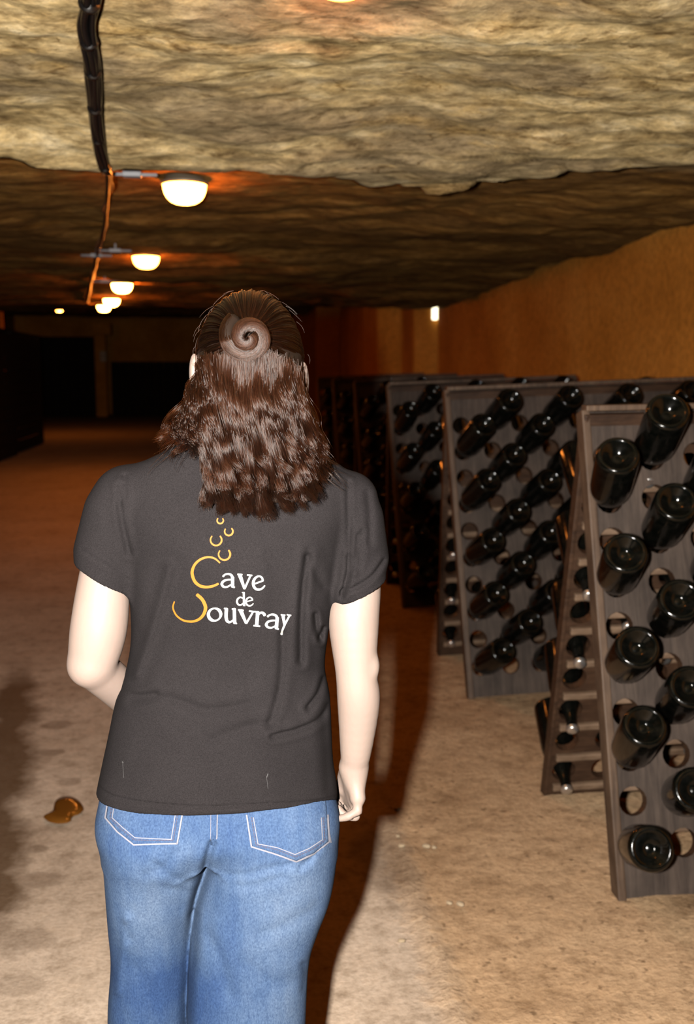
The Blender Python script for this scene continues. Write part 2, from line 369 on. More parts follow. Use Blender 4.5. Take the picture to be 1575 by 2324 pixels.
# ------------------------------------------------------------------ riddling racks and bottles
RUN, ZT = .38, 1.42; LB = math.hypot(RUN, ZT); NC, NR = 9, 10; CP = .145; U0 = .058; VP = .1285; V0 = .14
WD = U0*2+CP*(NC-1); TH = .034; HR = .043
def holed_board_mesh(v0, vp):
    """board in the plane u (x), v (z): a grid of square cells, each with a round hole through the thickness"""
    bm = bmesh.new(); N = 16
    us = [0] + [U0+CP*(j+.5) for j in range(NC-1)] + [WD]
    vv = [0] + [v0+vp*(k+.5) for k in range(NR-1)] + [LB]
    cache = {}
    def vert(u, y, v):
        key = (round(u, 5), round(y, 5), round(v, 5))
        if key not in cache: cache[key] = bm.verts.new((u, y, v))
        return cache[key]
    for j in range(NC):
        for k in range(NR):
            cu, cv = U0+CP*j, v0+vp*k
            a, b, c, d = us[j], us[j+1], vv[k], vv[k+1]
            for side, y in ((0, 0.0), (1, TH)):
                inner, outer = [], []
                for i in range(N):
                    an = 2*PI*(i+.5)/N; ca, sa = math.cos(an), math.sin(an)
                    inner.append(vert(cu+HR*ca, y, cv+HR*sa))
                    tx = ((b-cu) if ca > 0 else (cu-a))/abs(ca); ty = ((d-cv) if sa > 0 else (cv-c))/abs(sa); tt = min(tx, ty)
                    outer.append(vert(cu+tt*ca, y, cv+tt*sa))
                for i in range(N):
                    i2 = (i+1) % N; bm.faces.new((outer[i], outer[i2], inner[i2], inner[i]))
                corners = {0: (b, d), 1: (a, d), 2: (a, c), 3: (b, c)}
                for i in range(N):
                    i2 = (i+1) % N; p, q = outer[i].co, outer[i2].co
                    if abs(p.x-q.x) > 1e-5 and abs(p.z-q.z) > 1e-5:
                        cx = p.x if min(abs(p.x-a), abs(p.x-b)) < 1e-5 else q.x
                        cz = p.z if min(abs(p.z-c), abs(p.z-d)) < 1e-5 else q.z
                        bm.faces.new((outer[i], vert(cx, y, cz), outer[i2]))
                if side == 0: in0 = inner
            for i in range(N):
                i2 = (i+1) % N; bm.faces.new((in0[i], in0[i2], inner[i2], inner[i])).material_index = 1  # hole walls get the darker wood in place of shade
    for (p, q) in (((0, 0), (WD, 0)), ((WD, 0), (WD, LB)), ((WD, LB), (0, LB)), ((0, LB), (0, 0))):
        f = [bm.verts.new((p[0], 0, p[1])), bm.verts.new((q[0], 0, q[1])), bm.verts.new((q[0], TH, q[1])), bm.verts.new((p[0], TH, p[1]))]
        bm.faces.new(f)
    bmesh.ops.recalc_face_normals(bm, faces=bm.faces)
    me = bpy.data.meshes.new('pierced_board'); bm.to_mesh(me); bm.free(); me.materials.append(M_board); me.materials.append(M_dark)
    return me
ME_board = holed_board_mesh(V0, VP)
ME_board0 = holed_board_mesh(.168, VP)
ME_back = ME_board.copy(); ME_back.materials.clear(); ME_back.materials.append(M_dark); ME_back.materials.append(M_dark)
def box_mesh(name, c, s, mat, bev=.003):
    bm = bmesh.new(); add_box(bm, c, s, None, bev); bmesh.ops.recalc_face_normals(bm, faces=bm.faces)
    me = bpy.data.meshes.new(name); bm.to_mesh(me); bm.free(); me.materials.append(mat); return me
ME_rail = box_mesh('side_rail', (0, TH/2, LB/2), (.026, TH+.026, LB+.01), M_rail, .004)
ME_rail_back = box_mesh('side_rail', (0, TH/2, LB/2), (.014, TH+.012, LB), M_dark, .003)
ME_batten = box_mesh('batten', (WD/2, 0, 0), (WD-.04, .022, .026), M_batten, .005)
ME_backing = box_mesh('lath', (WD/2, 0, 0), (WD-.03, .008, .062), M_dark, .002)
ME_top = box_mesh('ridge_cap', (WD/2, 0, 0), (WD, .05, .018), M_rail, .003)
def bottle_meshes():
    bm = bmesh.new()
    R = .062
    prof = [(0, .030), (.004, .0285), (.008, .031), (.016, .030), (.028, .019), (.042, .006), (.0465, .0015), (.050, 0), (.056, .0022), (.0605, .008), (R, .016), (R, .185), (.0600, .208), (.053, .232), (.042, .258), (.033, .281), (.026, .303), (.0205, .328), (.0178, .350), (.0178, .366), (.0198, .368), (.0198, .378), (.0165, .382), (0, .383)]
    add_lathe(bm, prof, 28); bmesh.ops.recalc_face_normals(bm, faces=bm.faces)
    a = bpy.data.meshes.new('champagne_bottle'); bm.to_mesh(a); bm.free(); a.materials.append(M_glass); a.polygons.foreach_set('use_smooth', [True]*len(a.polygons))
    bm = bmesh.new(); add_lathe(bm, [(.0208, .371), (.0202, .3838), (.0165, .387), (.008, .3885), (0, .389)], 16); bmesh.ops.recalc_face_normals(bm, faces=bm.faces)
    b = bpy.data.meshes.new('crown_cap'); bm.to_mesh(b); bm.free(); b.materials.append(M_cap); b.polygons.foreach_set('use_smooth', [True]*len(b.polygons))
    for me, dz in ((a, .283), (b, .283)): me.transform(Matrix.Translation((0, 0, -dz)))     # origin where the shoulder sits in the hole
    return a, b
ME_bottle, ME_ccap = bottle_meshes()
ORD = ['first', 'second', 'third', 'fourth', 'fifth', 'sixth', 'seventh', 'eighth', 'ninth', 'tenth']
RANK = ['nearest', 'second nearest', 'third nearest', 'fourth nearest', 'fifth nearest', 'farthest']
RACK_LABEL = ['grey-brown wooden riddling rack nearest the camera, worn foot on the sandy floor',
              'wooden riddling rack second from the camera, crossed by the walking person\'s shadow',
              'dim riddling rack third from the camera, just behind the shadowed one',
              'dark riddling rack fourth from the camera, beside the person\'s right elbow',
              'dark riddling rack fifth from the camera along the right wall', 'farthest dark riddling rack along the right wall']
def place_bottle(rack, side, j, k, pos, ax):
    o = bpy.data.objects.new('champagne_bottle', ME_bottle); link(o); o.location = pos
    z = -Vector(ax).normalized(); x = z.cross(Vector((0, 0, 1))).normalized(); y = z.cross(x)
    M = Matrix((x, y, z)).transposed()
    o.rotation_euler = M.to_euler()
    sd = 'front' if side == 0 else 'back'
    tag(o, f'dark magnum bottle, {sd} of {RANK[rack]} rack, {ORD[k]} row up, {ORD[j]} column from aisle', 'bottle', f'bottles in the {RANK[rack]} riddling rack')
    c = bpy.data.objects.new('crown_cap', ME_ccap); link(c, o)
def want(rack, side, j, k):
    if (j+k) % 2: return False
    if rack == 0: return (side == 0 and j <= 6) or (side == 1 and (j <= 3))
    if rack == 1: return side == 0 or (side == 1 and (j <= 1 or k >= 8))
    if rack == 2: return (side == 0 and (j <= 4 or k >= 8)) or (side == 1 and j == 0)
    return side == 0 and j <= 3
def make_rack(i, x0, yb, lean=0.0):
    LN = Matrix.Rotation(math.radians(lean), 4, 'Y')
    root = empty('riddling_rack', (x0, yb, -.028 if i == 0 else 0))
    tag(root, RACK_LABEL[i], 'rack', 'riddling racks along the right wall')
    root.rotation_euler = (0, math.radians(lean), 0)
    tilt = math.atan2(RUN, ZT)
    for side in (0, 1):
        if side == 0: M = Matrix.Rotation(-tilt, 4, 'X')
        else: M = Matrix.Translation((0, 2*RUN+.012, 0)) @ Matrix.Rotation(tilt, 4, 'X') @ Matrix.Translation((0, -TH, 0))
        def part(name, me, L=Matrix.Identity(4)):
            o = bpy.data.objects.new(name, me); link(o, root); o.matrix_local = M @ L; return o
        part('front_board' if side == 0 else 'back_board', (ME_board0 if i == 0 else ME_board) if side == 0 else ME_back)
        for u in (0, WD): part('side_rail', ME_rail if side == 0 else ME_rail_back, Matrix.Translation((u, 0, 0)))
        yin = TH if side == 0 else 0
        if i < 3:
            for k in range(NR):
                v = V0+VP*(k-.5)
                part('batten', ME_batten, Matrix.Translation((0, yin+(.010 if side == 0 else -.010), v)))
        if side == 1 and i < 3:
            pass
        nrm = Vector((0, -1, 0)) if side == 0 else Vector((0, 1, 0))
        for j in range(NC):
            for k in range(NR):
                if not want(i, side, j, k): continue
                p = root.location + (LN @ M @ Vector((U0+CP*j, TH/2, (.168 if (i, side) == (0, 0) else V0)+VP*k)))
                yaw = ((-12 if i == 0 else 9) if side == 0 else 9)+random.uniform(-3, 3); el = 30+random.uniform(-3, 3)+({(0, 2): 11, (0, 0): -4, (0, 8): 5, (1, 9): 4}.get((j, k), 0) if (i, side) == (0, 0) else 0)
                yaw, el = math.radians(yaw), math.radians(el)
                s = -1 if side == 0 else 1
                place_bottle(i, side, j, k, p, (math.sin(yaw)*math.cos(el), s*math.cos(yaw)*math.cos(el), math.sin(el)))
    o = bpy.data.objects.new('ridge_cap', ME_top); link(o, root); o.location = (0, RUN+.006, ZT+.012)
for i in range(6): make_rack(i, 1.108 if i == 0 else 1.095, 2.655+1.83*i, -1.0 if i == 0 else -2.2)

# ------------------------------------------------------------------ lamps
def lamp(px, Y, label, s=1.0, mat=None):
    x = px; z = float(ceil_z(x, Y)) - .012
    root = empty('ceiling_lamp', (x, Y, z)); tag(root, label, 'lamp', 'round lamps along the ceiling')
    bm = bmesh.new(); add_lathe(bm, [(0, .03), (.085, .03), (.09, .0), (.108, -.006), (.108, -.016), (.098, -.018), (0, -.018)], 28); bm_obj('lamp_base', bm, M_metal, root, True)
    bm = bmesh.new(); add_lathe(bm, [(.100, -.015)] + [(.096*math.cos(a)**.7 if a < PI/2-.01 else 0, -.02-.082*math.sin(a)) for a in np.linspace(0, PI/2, 9)], 28); bm_obj('glass_bowl', bm, mat or M_bowl, root, True)
    root.scale = (s, s, s)
for a in ((.30, 1.20, 'added unseen ceiling lamp overhead, warming the hair of the walking person'), (.31, 2.86, 'ceiling lamp nearest the camera, its rim just showing at the top edge'), (-.19, 4.72, 'largest glowing bowl lamp, just past the rock lip'), (-.60, 7.70, 'glowing bowl lamp second beyond the rock lip'),  # the first is an added, out-of-view lamp to warm the hair top
          (-1.0, 9.9, 'glowing bowl lamp third beyond the rock lip'), (-1.40, 12.6, 'glowing bowl lamp fourth beyond the lip, half behind its farther neighbour'), (-1.80, 15.2, 'small glowing lamp above the stone post, touching its nearer neighbour'),
          (-3.92, 24.5, 'tiny far lamp on its own over the left gate')): lamp(*a, mat=M_bowl_dim if a[1] < 2 else (M_bowl_half if a[1] < 3 else (M_bowl_far if a[1] > 9 else None)))

# ------------------------------------------------------------------ cables
root = empty('cable_bundle', (-.37, 2.9, 2.5)); tag(root, 'thick bundle of black cables hanging below the bright near rock', 'cables')
def loc(p): return Vector(p)-root.location
mid = [at(x, y, Y) for x, y, Y in ((205, -120, 2.62), (203, 0, 2.83), (196, 60, 2.95), (208, 130, 3.08), (214, 210, 3.26), (217, 280, 3.45), (228, 340, 3.62), (240, 385, 3.76))]
def smooth_path(P, n):
    P = np.array(P); t = np.linspace(0, len(P)-1, n); out = []
    for u in t:
        i = min(int(u), len(P)-2); f = u-i
        p0, p1, p2, p3 = P[max(i-1, 0)], P[i], P[i+1], P[min(i+2, len(P)-1)]
        out.append(.5*((2*p1)+(-p0+p2)*f+(2*p0-5*p1+4*p2-p3)*f*f+(-p0+3*p1-3*p2+p3)*f**3))
    return np.array(out)
MP = smooth_path(mid, 40)
for c in range(6):
    ph = c*1.05; amp = np.linspace(1, .55, 40)[:, None]
    off = np.stack([.019*np.cos(ph+np.linspace(0, 1.1, 40)) + .004*np.sin(np.linspace(0, 14, 40)+c*2), 0*np.linspace(0, 1, 40), .013*np.sin(ph+np.linspace(0, 1.1, 40))+.004*np.sin(np.linspace(0, 17, 40)+c)], 1)
    bm = bmesh.new(); add_tube(bm, [loc(p) for p in MP+off*amp], .0085 if c % 2 else .0105, 8); bm_obj('cable', bm, M_cable, root, True)
for k in (6, 14, 19, 25, 31, 38):
    p, q = MP[k], MP[min(k+1, 39)]; bm = bmesh.new(); d = Vector(q-p).normalized()*.006
    add_tube(bm, [loc(p)-d, loc(p)+d], .031*(1-.4*k/40), 14); bm_obj('cable_tie', bm, M_cable, root, True)
root = empty('ceiling_cable', (-.45, 3.8, 2.3)); tag(root, 'thin dark cable run clipped along the far ceiling past the lamps', 'cable')
run = []
for x, y, Y in ((240, 384, 3.80), (247, 400, 4.05), (243, 460, 5.0), (236, 520, 6.1), (222, 570, 7.4), (214, 610, 8.6), (205, 645, 10.2), (198, 685, 12.4)): run.append(at(x, y, Y) if Y < 4.5 else on_ceiling(x, y, .03))
P = smooth_path(run, 60); P[:, 2] += .006*np.sin(np.linspace(0, 60, 60))
bm = bmesh.new(); add_tube(bm, [loc(p) for p in P], np.interp(np.linspace(0, 1, 60), [0, .3, 1], [.014, .012, .020]), 8); bm_obj('cable', bm, M_cable, root, True)
bm = bmesh.new(); P2 = P + np.array([.018, 0, .004])*np.cos(np.linspace(0, 30, 60))[:, None]; add_tube(bm, [loc(p) for p in P2], np.linspace(.006, .011, 60), 6); bm_obj('cable', bm, plain('copper_brown_cable', (.22, .11, .05), .4, .6), root, True)
for n, (x, y, Y, lb) in enumerate(((300, 396, 4.55, 'pale clip box on the ceiling between cable and largest lamp'), (262, 569, 7.6, 'small pale junction box left of the second lamp'), (219, 580, 7.5, 'small pale junction box on the thin cable'), (238, 639, 9.8, 'tiny pale junction box left of the third lamp'))):
    p = on_ceiling(x, y, .045); Y = p[1]; zc = float(ceil_z(p[0], Y))
    r = empty('junction_box', (p[0], Y, p[2])); tag(r, lb, 'box', 'cable boxes on the ceiling')
    bm = bmesh.new(); add_box(bm, (0, 0, 0), (.075, .05, .022), None, .004); bm_obj('box_body', bm, M_clip, r)
    bm = bmesh.new(); add_tube(bm, [(-.10, 0, 0), (.10, 0, 0)], .007, 8); bm_obj('conduit', bm, M_clip, r, True)
    bm = bmesh.new(); add_tube(bm, [(0, 0, .005), (0, 0, max(.03, zc-p[2]))], .006, 6); bm_obj('hanger', bm, M_clip, r)

# ------------------------------------------------------------------ emergency light, post, bins, gates
p = at(996, 711, 12.93)
r = empty('emergency_light', (p[0], 12.93, p[2])); tag(r, 'small lit emergency light box at the corner of the ochre wall', 'light')
bm = bmesh.new(); add_box(bm, (.055, .0, 0), (.10, .14, .17), None, .01); bm_obj('housing', bm, M_clip, r)
bm = bmesh.new(); add_box(bm, (-.035, -.0, 0), (.085, .15, .16), None, .012); bm_obj('light_panel', bm, emit('cool_lit_panel', (1, .93, .62), 3.2), r)
r = empty('stone_post', (-4.2, 34.2, 0)); tag(r, 'pale stone post standing between the two dark gates at the far end', 'post')
bm = bmesh.new(); add_box(bm, (0, 0, 1.45), (.36, .34, 2.9), None, .03); bm_obj('shaft', bm, M_wall, r)
bm = bmesh.new(); add_box(bm, (.08, -.1, 2.84), (.60, .5, .38), None, .03); bm_obj('capital', bm, M_wall, r)
r = empty('switch_box', (-4.1, 34.0, 1.96)); tag(r, 'small pale switch box fixed to the far stone post', 'box')
bm = bmesh.new(); add_box(bm, (0, -.02, 0), (.20, .12, .34), None, .02); bm_obj('box_body', bm, plain('cream_plastic', (.6, .45, .3), .5), r)
bm = bmesh.new(); add_box(bm, (0, -.09, .02), (.08, .03, .12), None, .01); bm_obj('lever', bm, M_metal, r)
def plank_row(root, name, n, wdt, hgt, y, x0, mat, z0=.05):
    me = box_mesh(name, (0, 0, hgt/2), (wdt/n-.012, .04, hgt), mat, .004)
    for i in range(n):
        o = bpy.data.objects.new(name, me); link(o, root); o.location = (x0+wdt*(i+.5)/n, y+random.uniform(-.006, .006), z0)
for (x, w_, h_, lb) in ((-7.25, 2.85, 2.55, 'dark boarded gate at the far end, left of the stone post'), (-3.9, 5.4, 1.75, 'low dark boarded gate at the far end, right of the stone post')):
    r = empty('boarded_gate', (x, 34.3, 0)); tag(r, lb, 'gate', 'dark gates at the far end')
    plank_row(r, 'plank', int(w_/.28), w_, h_, 0, 0, M_bin)
    for z in (.4, h_-.3):
        bm = bmesh.new(); add_box(bm, (w_/2, -.045, z), (w_-.05, .05, .14), None, .006); bm_obj('crossbar', bm, M_bin, r)
for i, (x, y, d) in enumerate(((-4.70, 11.0, 2.4), (-4.70, 13.6, 2.4), (-4.70, 16.2, 2.6), (-4.70, 19.0, 2.8))):
    r = empty('bottle_bin', (x, y, 0)); tag(r, ['nearest tall blackened bottle bin along the left wall', 'tall blackened bottle bin second along the left wall', 'tall blackened bottle bin third along the left wall', 'farthest tall blackened bottle bin along the left wall'][i], 'bin', 'storage bins along the left wall')
    dx = .95-.07*i
    for (a, b) in ((0, 0), (dx, 0), (0, d), (dx, d)):
        bm = bmesh.new(); add_box(bm, (a, b, 1.1), (.09, .09, 2.2), None, .006); bm_obj('corner_post', bm, M_bin, r)
    me = box_mesh('plank', (0, 0, 0), (.03, d, .20), M_bin, .004); me2 = box_mesh('plank', (dx/2, 0, 0), (dx, .03, .20), M_bin, .004)
    for k in range(10):
        z = .13+.213*k
        o = bpy.data.objects.new('plank', me); link(o, r); o.location = (dx+.05, d/2, z)
        o = bpy.data.objects.new('plank', me2); link(o, r); o.location = (0, -.05, z)
    bm = bmesh.new(); add_box(bm, (dx/2, d/2, 2.21), (dx+.1, d+.1, .03), None, .004); bm_obj('lid', bm, M_bin, r)

# puddle and pebbles on the path
px = [(98, 1857), (118, 1845), (125, 1822), (143, 1812), (165, 1813), (182, 1824), (190, 1838), (180, 1850), (165, 1856), (158, 1868), (135, 1872), (112, 1868)]
def atz(x, y, z=0.0):
    r = ray(x, y); return CAM + r*((z-CAM[2])/r[2])
ring = smooth_path([atz(*q) for q in px+px[:1]], 48)[:-1]; cen = ring.mean(0)
bm = bmesh.new(); rings = []
for s, z in ((1, .004), (.93, .011), (.6, .0135), (.25, .014)): rings.append([bm.verts.new(((p[0]-cen[0])*s, (p[1]-cen[1])*s, z)) for p in ring])
for a, b in zip(rings[:-1], rings[1:]):
    for k in range(len(ring)): bm.faces.new((a[k], a[(k+1) % len(ring)], b[(k+1) % len(ring)], b[k]))
bm.faces.new(rings[-1])
o = bm_obj('puddle', bm, plain('brown_water', (.16, .058, .008), .12, .5), None, True); o.location = (cen[0], cen[1], 0)
tag(o, 'rust-brown puddle on the path left of the person\'s hip', 'puddle')
def stone_mesh():
    bm = bmesh.new(); bmesh.ops.create_icosphere(bm, subdivisions=2, radius=1)
    for v in bm.verts: v.co *= 1+.25*(float(fbm(v.co.x*1.4+9, v.co.y*1.4, v.co.z*1.4, 2))-.5)*2
    me = bpy.data.meshes.new('pebble'); bm.to_mesh(me); bm.free(); me.materials.append(plain('pale_chalk', (.45, .34, .22), .9, .1)); return me
ms = stone_mesh()
for (x, y, s, lb) in ((902, 1837, .010, 'pale chalk crumb on the sand beside the hand\'s shadow'), (903, 1899, .007, 'tiny pale pebble just right of the person\'s shadow'), (911, 1922, .009, 'small pale pebble right of the shadow, lower of two'), (967, 1923, .011, 'flat pale chalk crumb on open sand'), (985, 1925, .008, 'smaller chalk crumb touching the flat one on open sand'), (1045, 2055, .010, 'pale chalk crumb on the sand nearer the camera'), (1020, 2052, .008, 'thin chalk crumb left of its nearer neighbour on the sand'), (911, 2138, .008, 'lone pink-grey pebble on the smooth path')):
    p = atz(x, y, .004); o = bpy.data.objects.new('pebble', ms); link(o); o.location = (p[0], p[1], .006+s*.25); o.scale = (s*1.3, s, s*.6); o.rotation_euler = (0, 0, x); tag(o, lb, 'pebble', 'chalk crumbs on the floor')

# ------------------------------------------------------------------ the person: distance fields -> one smooth mesh
class Field:
    def __init__(s, lo, hi, h):
        s.lo, s.h = np.array(lo, float), h
        s.n = np.ceil((np.array(hi)-s.lo)/h).astype(int)+1
        s.v = np.full(s.n, 1.0, np.float32)
        s.ax = [(s.lo[i]+np.arange(s.n[i])*h).astype(np.float32) for i in range(3)]
    def block(s, lo, hi, pad):
        a = np.clip(np.floor((np.array(lo)-pad-s.lo)/s.h).astype(int), 0, s.n); b = np.clip(np.ceil((np.array(hi)+pad-s.lo)/s.h).astype(int)+1, 0, s.n)
        sl = tuple(slice(a[i], b[i]) for i in range(3))
        return sl, s.ax[0][sl[0]][:, None, None], s.ax[1][sl[1]][None, :, None], s.ax[2][sl[2]][None, None, :]
    def add(s, prim, k=.0):
        lo, hi, f = prim
        sl, X, Y, Z = s.block(lo, hi, k+4*s.h+.02)
        d = f(X, Y, Z)
        a = s.v[sl]
        if k > 0:
            hh = np.clip(.5+.5*(a-d)/k, 0, 1); s.v[sl] = a*(1-hh)+d*hh-k*hh*(1-hh)
        else: s.v[sl] = np.minimum(a, d)
        return s
    def sub(s, prim, k=.004):
        lo, hi, f = prim
        sl, X, Y, Z = s.block(lo, hi, k+4*s.h+.02)
        d = -f(X, Y, Z); a = s.v[sl]
        hh = np.clip(.5-.5*(a-d)/k, 0, 1); s.v[sl] = a*(1-hh)+d*hh+k*hh*(1-hh)
        return s
    def mesh(s):
        v = s.v; sg = v < 0
        n = s.n
        c = [sg[i:n[0]-1+i, j:n[1]-1+j, k:n[2]-1+k] for i in (0, 1) for j in (0, 1) for k in (0, 1)]
        cnt = sum(x.astype(np.int8) for x in c)
        act = np.argwhere((cnt > 0) & (cnt < 8))
        idx = np.full(n-1, -1, np.int32); idx[tuple(act.T)] = np.arange(len(act))
        off = np.array([(i, j, k) for i in (0, 1) for j in (0, 1) for k in (0, 1)])
        cv = np.stack([v[tuple((act+o).T)] for o in off], 1)
        P = np.zeros((len(act), 3)); C_ = np.zeros(len(act))
        for a in range(8):
            for b in range(a+1, 8):
                if np.abs(off[a]-off[b]).sum() != 1: continue
                va, vb = cv[:, a], cv[:, b]; m = (va < 0) != (vb < 0)
                t = np.where(m, va/np.where(m, va-vb, 1), 0)
                P += np.where(m[:, None], off[a]+(off[b]-off[a])*t[:, None], 0); C_ += m
        V = (act+P/C_[:, None])*s.h+s.lo
        Q = []
        for d in range(3):
            e, g = (d+1) % 3, (d+2) % 3
            A = [slice(1, n[i]-1) for i in range(3)]; A[d] = slice(0, n[d]-1)
            B = list(A); B[d] = slice(1, n[d])
            sa, sb = sg[tuple(A)], sg[tuple(B)]
            w = np.argwhere(sa != sb); base = w + np.array([a.start for a in A]); ins = sa[tuple(w.T)]
            ue = np.eye(3, dtype=int)[e]; ug = np.eye(3, dtype=int)[g]
            q = np.stack([idx[tuple((base+o).T)] for o in (-ue-ug, -ug, 0*ue, -ue)], 1)
            q[~ins] = q[~ins][:, ::-1]; Q.append(q)
        return V, np.concatenate(Q)
def cone(p, q, r1, r2):                          # round cone between two joints
    p, q = np.array(p, float), np.array(q, float); d = q-p; L2 = float(d@d)+1e-9; R = max(r1, r2)
    def f(X, Y, Z):
        t = np.clip(((X-p[0])*d[0]+(Y-p[1])*d[1]+(Z-p[2])*d[2])/L2, 0, 1)
        return np.sqrt((X-p[0]-t*d[0])**2+(Y-p[1]-t*d[1])**2+(Z-p[2]-t*d[2])**2)-(r1+(r2-r1)*t)
    return np.minimum(p, q)-R, np.maximum(p, q)+R, f
def ell(c, r):
    c, r = np.array(c, float), np.array(r, float)
    def f(X, Y, Z):
        a, b, e = (X-c[0])/r[0], (Y-c[1])/r[1], (Z-c[2])/r[2]
        k0 = np.sqrt(a*a+b*b+e*e); k1 = np.sqrt((a/r[0])**2+(b/r[1])**2+(e/r[2])**2)
        return k0*(k0-1)/np.maximum(k1, 1e-6)
    return c-r, c+r, f
def loft(rows, n=2.3, shrink=0.0):               # rows: z, x left, x right, centre y, half depth
    R = np.array(sorted(rows), float); z = R[:, 0]; zz = np.linspace(z[0], z[-1], 240)
    def cr(v):                                   # smooth interpolation
        from_ = np.gradient(v, z); out = np.empty_like(zz)
        i = np.clip(np.searchsorted(z, zz)-1, 0, len(z)-2); h = z[i+1]-z[i]; t = (zz-z[i])/h
        return (2*t**3-3*t**2+1)*v[i]+(t**3-2*t**2+t)*h*from_[i]+(-2*t**3+3*t**2)*v[i+1]+(t**3-t**2)*h*from_[i+1]
    cx, a, cy, b = cr((R[:, 1]+R[:, 2])/2), cr((R[:, 2]-R[:, 1])/2)-shrink, cr(R[:, 3]), cr(R[:, 4])-shrink
    lo = (R[:, 1].min(), (R[:, 3]-R[:, 4]).min(), z[0]); hi = (R[:, 2].max(), (R[:, 3]+R[:, 4]).max(), z[-1])
    def f(X, Y, Z):
        zc = np.clip(Z, z[0], z[-1])
        c_, a_, y_, b_ = (np.interp(zc.ravel(), zz, v).reshape(zc.shape).astype(np.float32) for v in (cx, a, cy, b))
        u, w_ = np.abs(X-c_)/a_, np.abs(Y-y_)/b_
        k0 = (u**n+w_**n)**(1/n)
        g = np.sqrt((u/a_)**2+(w_/b_)**2)/np.maximum(np.sqrt(u*u+w_*w_), 1e-4)
        d = (k0-1)/np.maximum(g, 1e-3)
        return np.maximum(d, np.maximum(z[0]-Z, Z-z[-1]))
    return np.array(lo), np.array(hi), f
def cut(prim, point, normal):                    # keep the side the normal points away from
    lo, hi, f = prim; pt, nr = np.array(point, float), np.array(normal, float); nr /= np.linalg.norm(nr)
    return lo, hi, lambda X, Y, Z: np.maximum(f(X, Y, Z), (X-pt[0])*nr[0]+(Y-pt[1])*nr[1]+(Z-pt[2])*nr[2])
YP = 1.64
def J(x, y, Y=YP): return at(x, y, Y)
def rows_px(rs): return [(J(0, y)[2], J(l, y)[0], J(r, y)[0], cy, hd) for (y, l, r, cy, hd) in rs]
def field_obj(name, fld, mat, parent=None, disp=None):
    V, Q = fld.mesh()
    if disp is not None: V = disp(V)
    me = bpy.data.meshes.new(name); me.vertices.add(len(V)); me.vertices.foreach_set('co', V.ravel())
    Q = Q.astype(np.int32)
    me.loops.add(Q.size); me.loops.foreach_set('vertex_index', Q.ravel()); me.polygons.add(len(Q)); me.polygons.foreach_set('loop_start', np.arange(0, Q.size, 4, dtype=np.int32))
    me.polygons.foreach_set('use_smooth', np.ones(len(Q), dtype=bool)); me.update(calc_edges=True); me.validate()
    me.materials.append(mat)
    o = bpy.data.objects.new(name, me); link(o, parent); return o, V, Q

TORSO = [(1060, 330, 770, 1.635, .060), (1100, 283, 802, 1.632, .080), (1150, 276, 800, 1.630, .094), (1250, 288, 775, 1.634, .104), (1342, 293, 757, 1.640, .107), (1400, 297, 753, 1.644, .106), (1480, 295, 742, 1.650, .103), (1540, 283, 738, 1.650, .103), (1600, 263, 748, 1.648, .108), (1680, 246, 752, 1.644, .116), (1760, 229, 756, 1.640, .128), (1800, 221, 762, 1.638, .135), (1870, 218, 764, 1.638, .141)]
HZ = at(500, 1847, 1.51)[2]; HZL = J(222, 1797)[2]; HZR = J(764, 1816)[2]   # hem heights: back, left side, right side
LL = [(1780, 246, 500, 1.646, .100), (1835, 234, 496, 1.642, .114), (1860, 227, 496, 1.640, .121), (1925, 232, 484, 1.640, .122), (1960, 235, 476, 1.645, .116), (2060, 241, 450, 1.655, .104), (2120, 244, 440, 1.662, .098), (2200, 249, 434, 1.668, .094), (2324, 242, 430, 1.672, .092), (2600, 250, 424, 1.69, .090), (2915, 255, 418, 1.70, .095)]
RL = [(1780, 490, 736, 1.644, .100), (1835, 488, 750, 1.639, .115), (1860, 488, 757, 1.636, .122), (1925, 480, 763, 1.632, .124), (1980, 466, 760, 1.630, .119), (2060, 444, 745, 1.626, .112), (2120, 436, 722, 1.622, .106), (2180, 431, 702, 1.618, .100), (2250, 428, 694, 1.612, .096), (2324, 426, 690, 1.606, .095), (2600, 446, 672, 1.585, .092), (2915, 455, 655, 1.57, .096)]
HC = J(568, 806, 1.615); HC[2] = 1.524
# --- body
B = Field((-.34, 1.36, -.01), (.32, 1.90, 1.67), .0042)
B.add(loft(rows_px(TORSO[:-3]), 2.3, .014), 0)
for r_ in (LL, RL): B.add(loft(rows_px([q for q in r_]), 2.2, .026), .015)
B.add(cone(J(545, 1110, 1.62), J(562, 960, 1.60), .062, .054), .03)                   # neck
B.add(cone(J(300, 1128, 1.63), J(500, 1075, 1.62), .026, .05), .02); B.add(cone(J(780, 1135, 1.63), J(600, 1075, 1.62), .026, .05), .02)
B.add(ell(HC, (.076, .096, .112)), .03)                                               # skull
B.add(ell(HC+np.array((0, .045, -.065)), (.055, .052, .055)), .03)                    # jaw
B.add(cone(HC+np.array((0, .092, .000)), HC+np.array((0, .112, -.030)), .008, .013), .012)      # nose
B.add(ell(HC+np.array((0, .093, -.062)), (.024, .010, .008)), .008)                   # lips
for s in (-1, 1):
    B.sub(ell(HC+np.array((s*.031, .104, .000)), (.019, .016, .012)), .01)            # eye sockets
    B.add(cone(HC+np.array((s*.014, .092, .019)), HC+np.array((s*.047, .082, .019)), .006, .005), .008)
for (x, y, s) in ((441, 848, -1), (682, 866, 1)):                                     # ears
    e = J(x, y, 1.600); B.add(ell(e+np.array((.001 if s < 0 else .004, -.008, 0)), (.0088, .020, .0315)), .004); B.add(ell(e+np.array((-s*.012, .006, -.004)), (.016, .012, .020)), .006)
    B.sub(ell(e+np.array((s*.004, .012, .004)), (.006, .010, .017)), .004)
